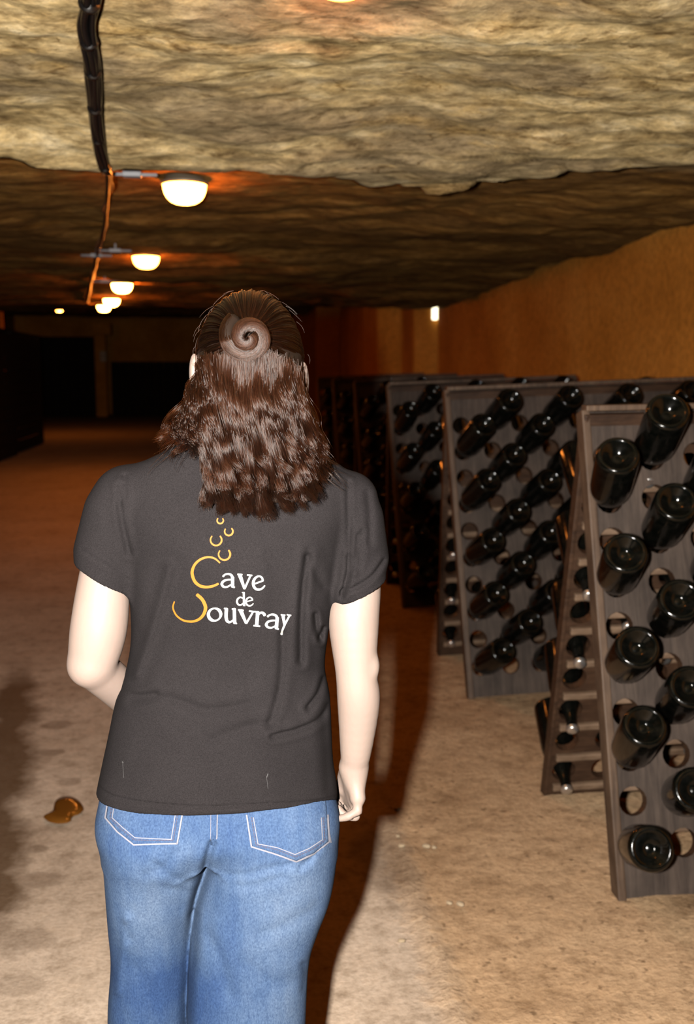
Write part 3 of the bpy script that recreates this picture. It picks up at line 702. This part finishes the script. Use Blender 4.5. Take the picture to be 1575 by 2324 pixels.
ARM_R = [(J(800, 1170, 1.628), .034), (J(812, 1312, 1.626), .0375), (J(803, 1400, 1.615), .0420), (J(808, 1522, 1.605), .0340), (J(814, 1590, 1.610), .0355), (J(808, 1700, 1.625), .0268), (J(803, 1740, 1.632), .0215)]
ARM_L = [(J(262, 1170, 1.630), .034), (J(238, 1310, 1.625), .0405), (J(225, 1420, 1.620), .0450), (J(212, 1490, 1.618), .0400), (J(205, 1508, 1.616), .0355)]
FORE_L = [(J(205, 1508, 1.616), .0345), (J(263, 1556, 1.672), .0335), (J(318, 1612, 1.755), .0285), (J(352, 1645, 1.815), .0215)]
def chain(A):
    P = np.array([p for p, _ in A]); R = np.array([r for _, r in A]); m = 5*len(A)
    P = smooth_path(P, m); R = smooth_path(R[:, None], m)[:, 0]; cs = [cone(P[i], P[i+1], R[i], R[i+1]) for i in range(m-1)]
    def f(X, Y, Z):
        d = cs[0][2](X, Y, Z)
        for c_ in cs[1:]: d = np.minimum(d, c_[2](X, Y, Z))
        return d
    return np.min([c_[0] for c_ in cs], 0), np.max([c_[1] for c_ in cs], 0), f
for A in (ARM_R, ARM_L, FORE_L): B.add(chain(A), .008)
B.add(ell(J(846, 1512, 1.596), (.010, .012, .016)), .012)
def hand(jt, k=.005):
    wrist, mcps, fingers, thumb = jt
    for m in mcps: B.add(cone(wrist[0], m, wrist[1], .0118), .010)
    B.add(cone(mcps[0], mcps[-1], .0115, .0105), .008)
    for fg, r in fingers:
        for i in range(len(fg)-1): B.add(cone(fg[i], fg[i+1], r*(1-.09*i), r*(1-.09*(i+1))), .0025)
    for i in range(len(thumb)-1): B.add(cone(thumb[i][0], thumb[i+1][0], thumb[i][1], thumb[i+1][1]), .005)
mc = [J(797, 1815, 1.668), J(803, 1822, 1.650), J(808, 1820, 1.630), J(812, 1812, 1.610)]
hand(((J(803, 1742, 1.634), .020), mc,
      [([mc[0], J(796, 1846, 1.676), J(776, 1838, 1.680), J(768, 1814, 1.678)], .0092), ([mc[1], J(802, 1852, 1.652), J(779, 1850, 1.656), J(765, 1826, 1.656)], .0095),
       ([mc[2], J(806, 1852, 1.626), J(782, 1853, 1.628), J(767, 1834, 1.632)], .0092), ([mc[3], J(812, 1840, 1.602), J(790, 1853, 1.602), J(771, 1858, 1.606)], .0084)],
      [(J(790, 1752, 1.650), .0165), (J(778, 1785, 1.668), .0135), (J(776, 1812, 1.690), .0105), (J(786, 1832, 1.704), .0085)]))
mh = [FORE_L[-1][0]+np.array(v) for v in ((.045, .030, -.010), (.052, .022, -.028), (.050, .012, -.045), (.042, .004, -.058))]
hand(((FORE_L[-1][0], .020), mh, [([m, m+np.array((.030, .004, -.012)), m+np.array((.036, -.014, -.022)), m+np.array((.022, -.024, -.026))], .0088) for m in mh],
      [(FORE_L[-1][0]+np.array((.015, .012, .006)), .0155), (FORE_L[-1][0]+np.array((.035, .026, .020)), .012), (FORE_L[-1][0]+np.array((.058, .026, .020)), .0095), (FORE_L[-1][0]+np.array((.076, .018, .012)), .008)]))
person, _, _ = field_obj('person', B, M_skin)
tag(person, 'person seen from behind in black printed shirt and blue jeans, walking away', 'person')
for s in (-1, 1):
    bm = bmesh.new(); bmesh.ops.create_uvsphere(bm, u_segments=16, v_segments=12, radius=.0125)
    o = bm_obj('eye', bm, plain('eye_white', (.5, .5, .5), .2), person, True); o.location = HC+np.array((s*.031, .083, .000))
del B
# --- shoes (below the frame)
for (x, cy) in ((J(336, 2915)[0], 1.72), (J(555, 2915)[0], 1.60)):
    S = Field((x-.07, cy-.16, -.005), (x+.07, cy+.2, .14), .005)
    S.add(cone((x, cy-.07, .045), (x, cy+.12, .032), .040, .034)); S.add(cone((x, cy-.05, .06), (x, cy-.05, .11), .042, .04), .02)
    o, _, _ = field_obj('shoe', cut_s, M_shoe, person) if False else field_obj('shoe', S, M_shoe, person)
# --- t-shirt
T = Field((-.30, 1.46, .72), (.30, 1.80, 1.48), .0032)
T.add(loft(rows_px(TORSO), 2.3))
for (a, b, r1, r2) in (((310, 1126), (440, 1082), .046, .056), ((770, 1141), (650, 1090), .044, .056), ((440, 1082), (560, 1070), .056, .060), ((560, 1070), (650, 1090), .06, .056)):
    T.add(cone(J(*a, 1.63), J(*b, 1.615), r1, r2), .012)
def vpx(dx, dy): return np.array((dx, 0, -dy), float)
sl = cut(cone(J(283, 1130, 1.632), J(232, 1330, 1.626), .0500, .0495), J(175, 1274), vpx(-70, 118))
T.add(sl, .020); T.add(cut(cone(J(262, 1165, 1.63), J(240, 1250, 1.63), .050, .050), J(175, 1274), vpx(-70, 118)), .01)
sr = cut(cone(J(792, 1135, 1.632), J(813, 1335, 1.622), .0475, .0475), J(818, 1334), vpx(50, 105))
T.add(sr, .014); T.add(cut(cone(J(810, 1180, 1.63), J(822, 1262, 1.63), .044, .044), J(818, 1334), vpx(50, 105)), .01)
T.add(cone(J(768, 1325, 1.622), J(756, 1395, 1.63), .016, .010), .01)
def hem(X, Y, Z):
    k = np.clip((Y-1.51)/.13, 0, 1)**1.5
    return Z-(HZ*(1-k)+k*np.interp(X.ravel(), [-.24, .16], [HZL, HZR]).reshape(X.shape))
T.sub((np.array((-.3, 1.4, .7)), np.array((.3, 1.9, .86)), hem), .003)
# thin side slit tabs at the hem
CREASE = [  # polyline in the photograph on the back of the shirt, depth, width
    ([(697, 1265), (690, 1320), (684, 1400), (683, 1500)], .0045, .0055), ([(641, 1440), (640, 1520), (632, 1580), (612, 1645)], .0028, .006),
    ([(792, 1262), (788, 1310), (775, 1352)], .0045, .0045), ([(812, 1215), (808, 1255), (800, 1290)], .003, .004), ([(822, 1205), (820, 1250), (812, 1290)], .0025, .004), ([(835, 1120), (840, 1170), (838, 1230)], .002, .006),
    ([(735, 1540), (722, 1575), (700, 1605)], .0045, .0045), ([(745, 1600), (728, 1630), (680, 1655), (620, 1670)], .0035, .005), ([(716, 1395), (720, 1430), (727, 1450)], .004, .004), ([(735, 1425), (728, 1448)], .005, .004),
    ([(272, 1100), (273, 1160), (282, 1210), (293, 1255)], .0026, .0045), ([(283, 1080), (284, 1130)], .002, .004), ([(790, 1095), (792, 1180), (792, 1250)], .0022, .004),
    ([(385, 1290), (360, 1380), (335, 1460), (310, 1530)], -.0028, .008), ([(300, 1590), (380, 1585), (470, 1612), (560, 1600)], .002, .008), ([(260, 1560), (310, 1580), (350, 1577)], .0022, .007),
    ([(480, 1680), (560, 1650), (640, 1640)], .0015, .008), ([(700, 1250), (712, 1290), (735, 1330)], .002, .007), ([(590, 1260), (600, 1420), (600, 1560)], -.0015, .014),
    ([(735, 1625), (742, 1700), (746, 1790)], .002, .008)]
HEM = [([(215, 1780), (255, 1808), (330, 1822), (450, 1831), (570, 1827), (700, 1821), (770, 1806)], .0016, .0026), ([(775, 1343), (812, 1330), (845, 1308), (872, 1272)], .0030, .0035), ([(184, 1248), (240, 1283), (290, 1316)], .0008, .0026)]
def seg_dist(P, poly):
    best = np.full(len(P), 9.0)
    for a, b in zip(poly[:-1], poly[1:]):
        d = b-a; t = np.clip(((P-a)@d)/(d@d), 0, 1); best = np.minimum(best, np.linalg.norm(P-a-t[:, None]*d, axis=1))
    return best
def shirt_disp(V):
    back = np.clip((1.655-V[:, 1])/.03, 0, 1)
    # where a vertex shows in the photograph, as metres on the plane of the back
    v = V-CAM; d = v@FW; U = np.stack([(v@RT)/d, (v@UP)/d], 1)*1.56
    off = np.zeros(len(V))
    for poly, dep, w_ in CREASE+HEM:
        dep, w_ = dep*1.9, w_*.9
        pl = np.array([((x-W/2)/F*1.56, (H/2-y)/F*1.56) for x, y in smooth_path(poly, 24)] if len(poly) > 2 else [((x-W/2)/F*1.56, (H/2-y)/F*1.56) for x, y in poly])
        m = (np.abs(U[:, 0]-pl[:, 0].mean()) < np.ptp(pl[:, 0])/2+.06) & (np.abs(U[:, 1]-pl[:, 1].mean()) < np.ptp(pl[:, 1])/2+.06)
        e = seg_dist(U[m], pl); off[m] += dep*np.exp(-(e/w_)**2) - dep*.45*np.exp(-((e-2.2*w_)/(1.4*w_))**2)
    off += (fbm(V[:, 0]*7, V[:, 1]*7, V[:, 2]*6, 3)-.5)*.007 + (fbm(V[:, 0]*24, V[:, 1]*24, V[:, 2]*12, 2)-.5)*.0022
    V = V.copy(); V[:, 1] += off*back
    return V
shirt, SV, SQ = field_obj('t_shirt', T, M_shirt, person, shirt_disp); del T
tag(shirt, 'faded black short-sleeved shirt')
BV = BVHTree.FromPolygons([Vector(v) for v in SV], [tuple(q) for q in SQ])
# --- jeans
Jn = Field((-.30, 1.42, .03), (.24, 1.82, .86), .0035)
def jl(r_): return [(z, l, r, c, h) for (z, l, r, c, h) in rows_px(r_)]
Jn.add(loft(jl(LL), 2.35)); Jn.add(loft(jl(RL), 2.35), .010)
Jn.add(loft(rows_px([(1770, 248, 736, 1.646, .098), (1830, 236, 750, 1.640, .111), (1890, 234, 756, 1.640, .118), (1935, 250, 745, 1.645, .095)]), 2.5), .03)
JCREASE = [([(482, 1915), (474, 1940), (462, 1990), (446, 2040), (440, 2075)], .010, .0055), ([(400, 1935), (375, 1965), (330, 1985)], .002, .008), ([(350, 1960), (390, 1990), (440, 2000)], .0022, .006), ([(380, 2015), (420, 2022), (445, 2020)], .0018, .006),
           ([(500, 1985), (560, 1985), (620, 1970), (700, 1955)], .0028, .006), ([(520, 2005), (570, 2010), (640, 1990)], .002, .007), ([(725, 1925), (700, 1955), (680, 1972)], .0028, .004), ([(287, 2085), (284, 2140), (272, 2200), (268, 2250)], -.004, .007), ([(285, 2100), (292, 2130)], .003, .006),
           ([(440, 2080), (438, 2160), (428, 2240), (425, 2330)], .007, .006), ([(470, 2120), (500, 2180), (520, 2260)], .003, .010), ([(690, 2190), (694, 2215), (690, 2250)], .004, .005), ([(310, 2200), (340, 2260), (350, 2330)], .0025, .014), ([(600, 2120), (650, 2100), (720, 2060)], .002, .010), ([(560, 2190), (620, 2230), (680, 2225)], .002, .012)]
def jeans_disp(V):
    back = np.clip((1.66-V[:, 1])/.03, 0, 1); v = V-CAM; d = v@FW; U = np.stack([(v@RT)/d, (v@UP)/d], 1)*1.6
    off = np.zeros(len(V))
    for poly, dep, w_ in JCREASE:
        pl = np.array([((x-W/2)/F*1.6, (H/2-y)/F*1.6) for x, y in (smooth_path(poly, 20) if len(poly) > 2 else poly)])
        e = seg_dist(U, pl); off += dep*np.exp(-(e/w_)**2) - dep*.3*np.exp(-((e-2.2*w_)/(1.4*w_))**2)
    off += (fbm(V[:, 0]*9, V[:, 1]*9, V[:, 2]*5, 3)-.5)*.012*np.clip((.77-V[:, 2])/.1, 0, 1)
    V = V.copy(); V[:, 1] += off*back; return V
jeans, JV, JQ = field_obj('jeans', Jn, M_denim, person, jeans_disp); del Jn
tag(jeans, 'washed blue wide-leg jeans')
BJ = BVHTree.FromPolygons([Vector(v) for v in JV], [tuple(q) for q in JQ])
# --- things sewn and printed on the cloth
def hit(bvh, x, y, off):
    r = Vector(ray(x, y)).normalized(); h = bvh.ray_cast(Vector(CAM), r)
    if h[0] is None: return Vector(at(x, y, 1.56))
    n = h[1] if h[1].dot(r) < 0 else -h[1]
    return h[0]+(n*.5-r*.5)*off
def strokes_obj(name, strokes, bvh, off, mat, parent, step=3.0):
    """flat strokes (list of (points, widths)) laid on the cloth under them"""
    bm = bmesh.new()
    for pts, wd_ in strokes:
        pts = np.array(pts, float)
        if not hasattr(wd_, '__len__'): wd_ = [wd_]*len(pts)
        L = np.concatenate([[0], np.cumsum(np.linalg.norm(np.diff(pts, axis=0), axis=1))]); n = max(4, int(L[-1]/step)+1)
        if len(pts) > 2: P = smooth_path(pts, max(n, 3*len(pts)))
        else: P = pts[0]+(pts[1]-pts[0])*np.linspace(0, 1, n)[:, None]
        Wd = np.interp(np.linspace(0, len(pts)-1, len(P)), range(len(pts)), wd_)
        T_ = np.gradient(P, axis=0); T_ /= np.linalg.norm(T_, axis=1)[:, None]+1e-9; N_ = np.stack([-T_[:, 1], T_[:, 0]], 1)
        rows = []
        for i in range(len(P)): rows.append([bm.verts.new(hit(bvh, *(P[i]+N_[i]*Wd[i]*f), off)) for f in (-.5, 0, .5)])
        for a, b in zip(rows[:-1], rows[1:]):
            bm.faces.new((a[0], a[1], b[1], b[0])); bm.faces.new((a[1], a[2], b[2], b[1]))
        for i, sg in ((0, -1), (len(P)-1, 1)):          # round ends
            c0 = rows[i]; an = [k*PI/6 for k in range(1, 6)]
            arc = [bm.verts.new(hit(bvh, *(P[i]+(N_[i]*-math.cos(a)+T_[i]*sg*math.sin(a)*.6)*Wd[i]*.5), off)) for a in an]
            ch = [c0[0]]+arc+[c0[2]]
            for a, b in zip(ch[:-1], ch[1:]): bm.faces.new((c0[1], a, b))
    return bm_obj(name, bm, mat, parent, True)
def cp(pts): return [(350+x/3.9375, 1150+y/3.9375) for x, y in pts]
def gl(*st): return [(cp(p), [q*1.1/3.9375 for q in w_] if hasattr(w_, '__len__') else w_*1.1/3.9375) for p, w_ in st]
def arcp(cx, cy, r, a0, a1, n=9): return [(cx+r*math.cos(math.radians(a)), cy+r*math.sin(math.radians(a))) for a in np.linspace(a0, a1, n)]
LET = {
 'a': gl(([(616, 622), (632, 606), (662, 600), (690, 612), (700, 640)], [17, 14, 16, 20, 25]), ([(700, 630), (700, 712)], 27), ([(692, 712), (716, 719)], 15), ([(694, 650), (655, 652), (620, 664), (604, 690), (620, 714), (654, 714), (694, 690)], [12, 15, 19, 22, 18, 14, 12])),
 'v': gl(([(746, 603), (785, 606)], 13), ([(764, 608), (806, 730)], [32, 20]), ([(862, 612), (808, 730)], [15, 17]), ([(832, 609), (874, 613)], 13)),
 'e': gl(([(890, 690), (930, 676), (972, 660)], 13), ([(970, 662), (962, 634), (938, 620), (908, 632), (888, 664), (888, 704), (910, 734), (945, 738), (972, 722), (986, 704)], [16, 16, 14, 18, 23, 23, 20, 17, 14, 11])),
 'd': gl(([(786, 765), (802, 768)], 9), ([(800, 765), (801, 880)], 17), ([(797, 882), (812, 882)], 9), ([(795, 818), (768, 808), (745, 824), (739, 850), (752, 874), (776, 876), (796, 858)], [10, 12, 15, 16, 14, 12, 10])),
 'e2': gl(([(822, 848), (852, 840), (880, 832)], 9), ([(880, 834), (872, 816), (852, 808), (830, 820), (819, 846), (826, 872), (850, 884), (872, 878), (886, 864)], [11, 11, 10, 13, 16, 15, 12, 10, 8])),
 'o': gl((arcp(540, 962, 55, -90, 270, 18), [13, 18, 25, 26, 25, 20, 14, 13, 14, 18, 25, 27, 26, 25, 22, 18, 14, 13])),
 'u': gl(([(626, 908), (650, 910)], 13), ([(645, 910), (642, 980), (652, 1020), (678, 1030), (708, 1008)], [27, 27, 24, 16, 11]), ([(715, 912), (718, 1036)], 27), ([(696, 912), (722, 914)], 13), ([(714, 1040), (736, 1042)], 13)),
 'v2': gl(([(752, 920), (796, 926)], 13), ([(772, 926), (820, 1038)], [33, 20]), ([(884, 938), (823, 1040)], [15, 17]), ([(850, 930), (894, 937)], 13)),
 'r': gl(([(896, 936), (930, 940)], 13), ([(925, 940), (916, 1060)], 28), ([(890, 1061), (944, 1066)], 13), ([(930, 968), (950, 946), (974, 950), (986, 968)], [12, 16, 22, 24])),
 'a2': gl(([(1012, 980), (1030, 966), (1060, 962), (1088, 974), (1097, 1000)], [18, 14, 17, 21, 26]), ([(1098, 992), (1090, 1082)], 28), ([(1082, 1084), (1108, 1092)], 15), ([(1090, 1016), (1050, 1016), (1014, 1028), (1000, 1054), (1016, 1076), (1050, 1080), (1088, 1060)], [12, 15, 19, 23, 18, 14, 12])),
 'y': gl(([(1132, 964), (1168, 968)], 12), ([(1150, 970), (1162, 1052)], [27, 20]), ([(1210, 970), (1166, 1052), (1146, 1098), (1134, 1138)], [15, 16, 17, 22]), ([(1186, 964), (1222, 970)], 12))}
for k_, st in LET.items(): strokes_obj('printed_letter', st, BV, .0016, M_white, shirt, 2.0)
for st in (gl(([(586, 500), (540, 462), (480, 450), (415, 470), (365, 515), (341, 575), (346, 625), (370, 675), (415, 708), (470, 717), (525, 708), (572, 688)], [12, 15, 17, 19, 21, 24, 25, 25, 24, 22, 20, 18])),
           gl(([(385, 786), (425, 822), (450, 865), (459, 905), (445, 955), (410, 998), (360, 1021), (310, 1024), (255, 1011), (205, 975), (178, 930), (170, 892), (182, 848)], [27, 27, 28, 28, 25, 22, 19, 17, 15, 14, 13, 12, 11])),
           gl((arcp(590, 123, 28, -38, 220), [10, 11, 12, 13, 13, 13, 12, 11, 10])), gl((arcp(666, 220, 37, -45, 215), [11, 14, 15, 15, 14, 14, 13, 12, 10])),
           gl((arcp(553, 296, 50, -42, 222), [12, 14, 15, 14, 14, 14, 13, 12, 10])), gl((arcp(627, 424, 52, -42, 218), [14, 16, 16, 15, 15, 14, 13, 12, 10]))):
    strokes_obj('printed_arc', st, BV, .0016, M_orange, shirt, 2.5)
# lint marks on the shirt
strokes_obj('lint_mark', [([(608, 1756), (605, 1764)], 2.2), ([(279, 1728), (281, 1765)], 1.0), ([(605, 1765), (608, 1790)], .8), ([(278, 1729), (280, 1731)], 2.5)], BV, .0010, plain('grey_lint', (.05, .048, .048), .9, .1), shirt)
# pockets, centre seam and stitching on the jeans
def patch(name, poly, bvh, off, mat, parent, step=7):
    """cloth panel with a raised, rounded edge, laid on the jeans inside a polygon"""
    poly = np.array(poly, float); n = len(poly)
    E = []
    for i in range(n):
        a, b = poly[i], poly[(i+1) % n]; m = max(1, int(np.linalg.norm(b-a)/step))
        for t in range(m): E.append(a+(b-a)*t/m)
    E = np.array(E); c = E.mean(0); bm = bmesh.new(); rings = []
    for s, o_ in ((1.0, -.0015), (.985, off*.8), (.96, off), (.8, off), (.6, off), (.4, off), (.2, off)): rings.append([bm.verts.new(hit(bvh, *(c+(p-c)*s), o_)) for p in E])
    for a, b in zip(rings[:-1], rings[1:]):
        for k in range(len(E)): bm.faces.new((a[k], a[(k+1) % len(E)], b[(k+1) % len(E)], b[k]))
    bm.faces.new(rings[-1]); return bm_obj(name, bm, mat, parent, True)
PKL = [(242, 1800), (245, 1830), (241, 1856), (268, 1888), (304, 1917), (402, 1914), (414, 1846), (416, 1800)]
PKR = [(558, 1800), (560, 1850), (571, 1921), (620, 1936), (672, 1954), (712, 1936), (745, 1910), (742, 1850), (738, 1800)]
def inset(poly, d):
    P = np.array(poly, float); c = P.mean(0); return [tuple(c+(p-c)*(1-d/np.linalg.norm(p-c))) for p in P]
for pk in (PKL, PKR):
    pob = patch('back_pocket', pk, BJ, .0030, M_denim, jeans)
    PB = BJ
    strokes_obj('stitching', [(pk[i:i+2], 3.4) for i in range(1, len(pk)-2)], BJ, .0042, M_stitch, pob)
    ins = inset(pk, 11); dash = []
    for i in range(1, len(ins)-2):
        a, b = np.array(ins[i]), np.array(ins[i+1]); m = max(2, int(np.linalg.norm(b-a)/6.5))
        for t in range(m): dash.append(([a+(b-a)*(t+.12)/m, a+(b-a)*(t+.72)/m], 2.6))
    strokes_obj('stitching', dash, BJ, .0046, M_stitch_dark, pob)
    ins = inset(pk, 16)
    strokes_obj('stitching', [(ins[i:i+2], 2.0) for i in range(1, len(ins)-2)], BJ, .0046, M_stitch, pob)
sm = patch('centre_seam', [(478, 1800), (477, 1880), (478, 1918), (486, 1921), (491, 1905), (493, 1800)], BJ, .0022, M_denim, jeans)
strokes_obj('stitching', [([(494, 1800), (493, 1860), (492, 1903)], 2.2), ([(479, 1800), (478, 1905)], 1.2)], BJ, .0036, M_stitch, sm)
strokes_obj('side_seam', [([(737, 1838), (744, 1880), (750, 1912)], 3.0)], BJ, .002, M_stitch, jeans)

# ------------------------------------------------------------------ hair
CR = np.array((.0845, .106, .117))
Hf = Field((-.20, 1.44, 1.27), (.20, 1.75, 1.66), .0036)
Hf.add(ell(HC, CR))
HANG = [(815, 462, 676, 1.555, .040), (860, 456, 670, 1.545, .038), (910, 432, 694, 1.535, .033), (960, 408, 715, 1.530, .028), (1010, 425, 722, 1.528, .025), (1060, 462, 728, 1.526, .022), (1110, 464, 722, 1.522, .018), (1150, 472, 704, 1.522, .012)]
def rows_px2(rs, Y=1.515): return [(at(0, y, Y)[2], at(l, y, Y)[0], at(r, y, Y)[0], cy, hd) for (y, l, r, cy, hd) in rs]
Hf.add(loft(rows_px2(HANG), 2.4), .02)
Hf.sub(ell(HC+np.array((0, .095, -.055)), (.078, .062, .105)), .01)
def hair_disp(V):
    V = V.copy(); V[:, 1] += (fbm(V[:, 0]*38, V[:, 1]*20, V[:, 2]*22, 3)-.5)*.012*np.clip((HC[2]-V[:, 2])/.03, 0, 1); return V
hair, HV, HQ = field_obj('hair', Hf, M_hairbase, person, hair_disp); del Hf
tag(hair, 'dark brown hair worn half up, wavy below')
BH = BVHTree.FromPolygons([Vector(v) for v in HV], [tuple(q) for q in HQ])
def strands(name, S, rad, mat, parent):
    hc_ = bpy.data.hair_curves.new(name); n = [len(s) for s in S]
    hc_.add_curves(n); P = np.concatenate(S).astype(np.float32)
    hc_.attributes['position'].data.foreach_set('vector', P.ravel())
    at_ = hc_.attributes.get('radius') or hc_.attributes.new('radius', 'FLOAT', 'POINT')
    R_ = np.concatenate([rad*np.interp(np.linspace(0, 1, k), [0, .7, 1], [1, 1, .35]) for k in n]).astype(np.float32)
    at_.data.foreach_set('value', R_); hc_.materials.append(mat)
    o = bpy.data.objects.new(name, hc_); link(o, parent); return o
BUN = at(562, 766, 1.503)
# pulled-back hair: every strand runs over the skull to the bun
S = []
bd = (BUN-HC)/CR; bd /= np.linalg.norm(bd)
ref = np.array((0, 0, 1.0)); e1 = ref-bd*(ref@bd); e1 /= np.linalg.norm(e1); e2 = np.cross(bd, e1)
for i in range(5200):
    an = rng.uniform(-1.78, 1.78); lim = np.interp(abs(an), [0, 1.2, 1.78], [1.9, 1.6, 1.25]); th0 = rng.uniform(.75, 1.0)*lim; th1 = .12
    t = np.linspace(0, 1, 18); th = th0+(th1-th0)*t; wob = .02*np.sin(t*rng.uniform(2, 5)+rng.uniform(0, 6))*(1-t)
    a_ = an+wob+rng.normal(0, .012)*np.sin(t*PI)
    # sag of the swept hair towards the bun
    d = bd[None]*np.cos(th)[:, None]+(e1[None]*np.cos(a_)[:, None]+e2[None]*np.sin(a_)[:, None])*np.sin(th)[:, None]
    cl = round(an/.048)*.048; a_ = a_+(cl-an)*.55*t**.6; hc0 = .026*math.sin(cl*97.3)
    d = bd[None]*np.cos(th)[:, None]+(e1[None]*np.cos(a_)[:, None]+e2[None]*np.sin(a_)[:, None])*np.sin(th)[:, None]
    S.append(HC+d*CR*(1.0+rng.uniform(.006, .020)-.020*np.clip(((a_-cl)/.034)**2, 0, 1)+hc0*np.sin(t*PI)*.6+.012*np.exp(-(th/.35)**2))[:, None])
strands('swept_hair', S, .00034, M_hair, hair)
# bun: a coil of hair
TUR = 1.75
def coil(u):
    ang = 2.2+u*TUR*2*PI; R = .0310*(1-.84*u**.95); r = .0120*(1-.35*u)
    return ang, R, r
bm = bmesh.new(); pts = []; rr = []
for u in np.linspace(0, 1, 70):
    a, R, r = coil(u); pts.append((BUN[0]+R*math.cos(a), BUN[1]-.010-.016*u+.020*max(0, 1-u/.10)**1.3, BUN[2]+R*math.sin(a))); rr.append(r*.93)
add_tube(bm, pts, rr, 12); bun = bm_obj('hair_bun', bm, M_hairbase, hair, True); tag(bun, 'coiled bun pinned at the back of the head')
S = []
for i in range(900):
    u0 = rng.uniform(-.1, .75); u = np.clip(np.linspace(u0, u0+rng.uniform(.3, .7), 40), 0, 1); tw = rng.uniform(0, 2*PI)+np.linspace(0, 2.2, 40)
    q = rng.uniform(.93, 1.06)+.05*(rng.random() < .1)
    a, R, r = coil(u); rx = R+r*q*np.cos(tw)
    S.append(np.stack([BUN[0]+rx*np.cos(a), BUN[1]-.010-.016*u+.020*np.clip(1-u/.10, 0, 1)**1.3-r*q*np.sin(tw), BUN[2]+rx*np.sin(a)], 1))
strands('bun_hair', S, .00032, M_hair, bun)
# loose wavy locks
S = []
def lock(x0, y0, x1, y1, ns, spread, amp, cyc, depth, curl=1.0, clump=None):
    n = 46; t = np.linspace(0, 1, n); ph = rng.uniform(0, 2*PI); cy = cyc*rng.uniform(.92, 1.08); ph = 2*PI*1.2*float(vnoise(x0/34., y0/60.))+rng.normal(0, .3)
    gx = x0+(x1-x0)*(t**rng.uniform(.9, 1.5)); gy = y0+(y1-y0)*t
    A = amp*np.interp(t, [0, .2, .6, 1], [.25, .55, .95, 1.2])
    tt = t+.10*np.sin(2*PI*t+ph)*.3
    wx = A*.75*np.sin(2*PI*cy*tt+ph); wy = A*1.05*np.cos(2*PI*cy*tt+ph)
    end = np.clip((t-.82)/.18, 0, 1); hook = curl*end**1.5
    if clump is not None: gx = gx+(clump-x1)*np.clip((t-.45)/.5, 0, 1)**1.3
    gx = gx+wx*1380+hook*12*np.sign(rng.normal()); gy = gy-hook*14*rng.uniform(.2, 1.0)
    base = []
    for i in range(n):
        p = at(gx[i], gy[i], 1.512); q = hitY(gx[i], gy[i]); p = at(gx[i], gy[i], min(q, 1.56)-.004-depth); base.append(p)
    base = np.array(base); ysm = np.convolve(np.pad(base[:, 1], 4, mode='edge'), np.ones(9)/9, 'valid')
    base[:, 1] = ysm-wy-.003
    for s in range(ns):
        o = rng.normal(0, 1, 3)*spread*np.array((1, .55, .8)); pr_ = rng.normal(0, .0016, 3)
        k = np.interp(t, [0, .35, .8, 1], [1.5, 1.0, .75, .55])[:, None]
        fz = np.stack([np.sin(2*PI*t*rng.uniform(1, 3)+rng.uniform(0, 6)), np.sin(2*PI*t*rng.uniform(1, 3)+rng.uniform(0, 6)), 0*t], 1)*.0015*t[:, None]
        m = n-int(rng.uniform(0, 5)**2*.35)
        S.append((base+o*k+pr_+fz)[:m])
def hitY(x, y):
    h = BH.ray_cast(Vector(CAM), Vector(ray(x, y)).normalized()); h2 = BV.ray_cast(Vector(CAM), Vector(ray(x, y)).normalized())
    c = [k[0][1] for k in (h, h2) if k[0] is not None]
    return min(c) if c else 1.53
CLUMPS = ((474, 1158), (512, 1172), (556, 1178), (606, 1190), (645, 1172), (686, 1182), (712, 1140))
for i in range(115):                              # the centre
    u = rng.uniform(0, 1); x0 = 464+u*204; y0 = np.interp(u, [0, .35, .5, .65, 1], [822, 806, 802, 806, 838])+rng.uniform(-6, 10)
    x1 = np.interp(u, [0, .5, 1], [462, 578, 706])+rng.uniform(-14, 14); lay = rng.uniform(0, 1)
    y1 = np.interp(u, [0, .3, .7, 1], [1172, 1190, 1190, 1160])-rng.uniform(0, 26)-lay*(120 if rng.random() < .4 else 10)
    ce = CLUMPS[int(np.argmin([abs(c[0]-x1) for c in CLUMPS]))]; y1 = min(y1, ce[1])
    lock(x0, y0, x1, y1, 75, .0036, rng.uniform(.0075, .0115), rng.uniform(1.4, 2.0), .002+.012*lay, 1.0, ce[0] if lay < .75 else None)
for i in range(26):                               # over the left shoulder
    u = rng.uniform(0, 1); lock(460+u*22, rng.uniform(815, 850), np.interp(u, [0, 1], [350, 452])+rng.uniform(-8, 12), np.interp(u, [0, 1], [1025, 1055])+rng.uniform(-45, 5), 50, .0035, rng.uniform(.006, .0105), rng.uniform(1.8, 2.8), .002+.01*rng.random())
for i in range(20):                               # the looser right side
    u = rng.uniform(0, 1); lock(648+u*22, rng.uniform(835, 870), 715+u*40+rng.uniform(-10, 8), rng.uniform(1030, 1120), 34, .0045, rng.uniform(.004, .009), rng.uniform(1.2, 2.4), .002+.008*rng.random())
for i in range(34):                               # flyaway wisps
    if i % 2: lock(655+rng.uniform(0, 14), 880, rng.uniform(720, 790), rng.uniform(1040, 1135), 2, .004, .007, 1.6, .006)
    else: lock(458+rng.uniform(0, 12), 860, rng.uniform(335, 420), rng.uniform(1010, 1085), 2, .004, .008, 2.0, .006)
strands('loose_hair', S, .00036, M_hair, hair)
# a few stray hairs round the head
S = []
for i in range(26):
    a = rng.uniform(-1.6, 1.6); p = HC+np.array((math.sin(a)*CR[0], rng.uniform(-.06, .02), math.cos(a)*CR[2]))*1.0
    d = np.array((math.sin(a), 0, math.cos(a))); t = np.linspace(0, 1, 10)[:, None]; tg = np.array((math.cos(a), 0, -math.sin(a)))*np.sign(rng.normal())
    S.append(p+d*.003+tg*t*rng.uniform(.01, .03)+d*np.sin(t*PI)*rng.uniform(.0005, .0025))
strands('stray_hair', S, .00018, M_hair, hair)
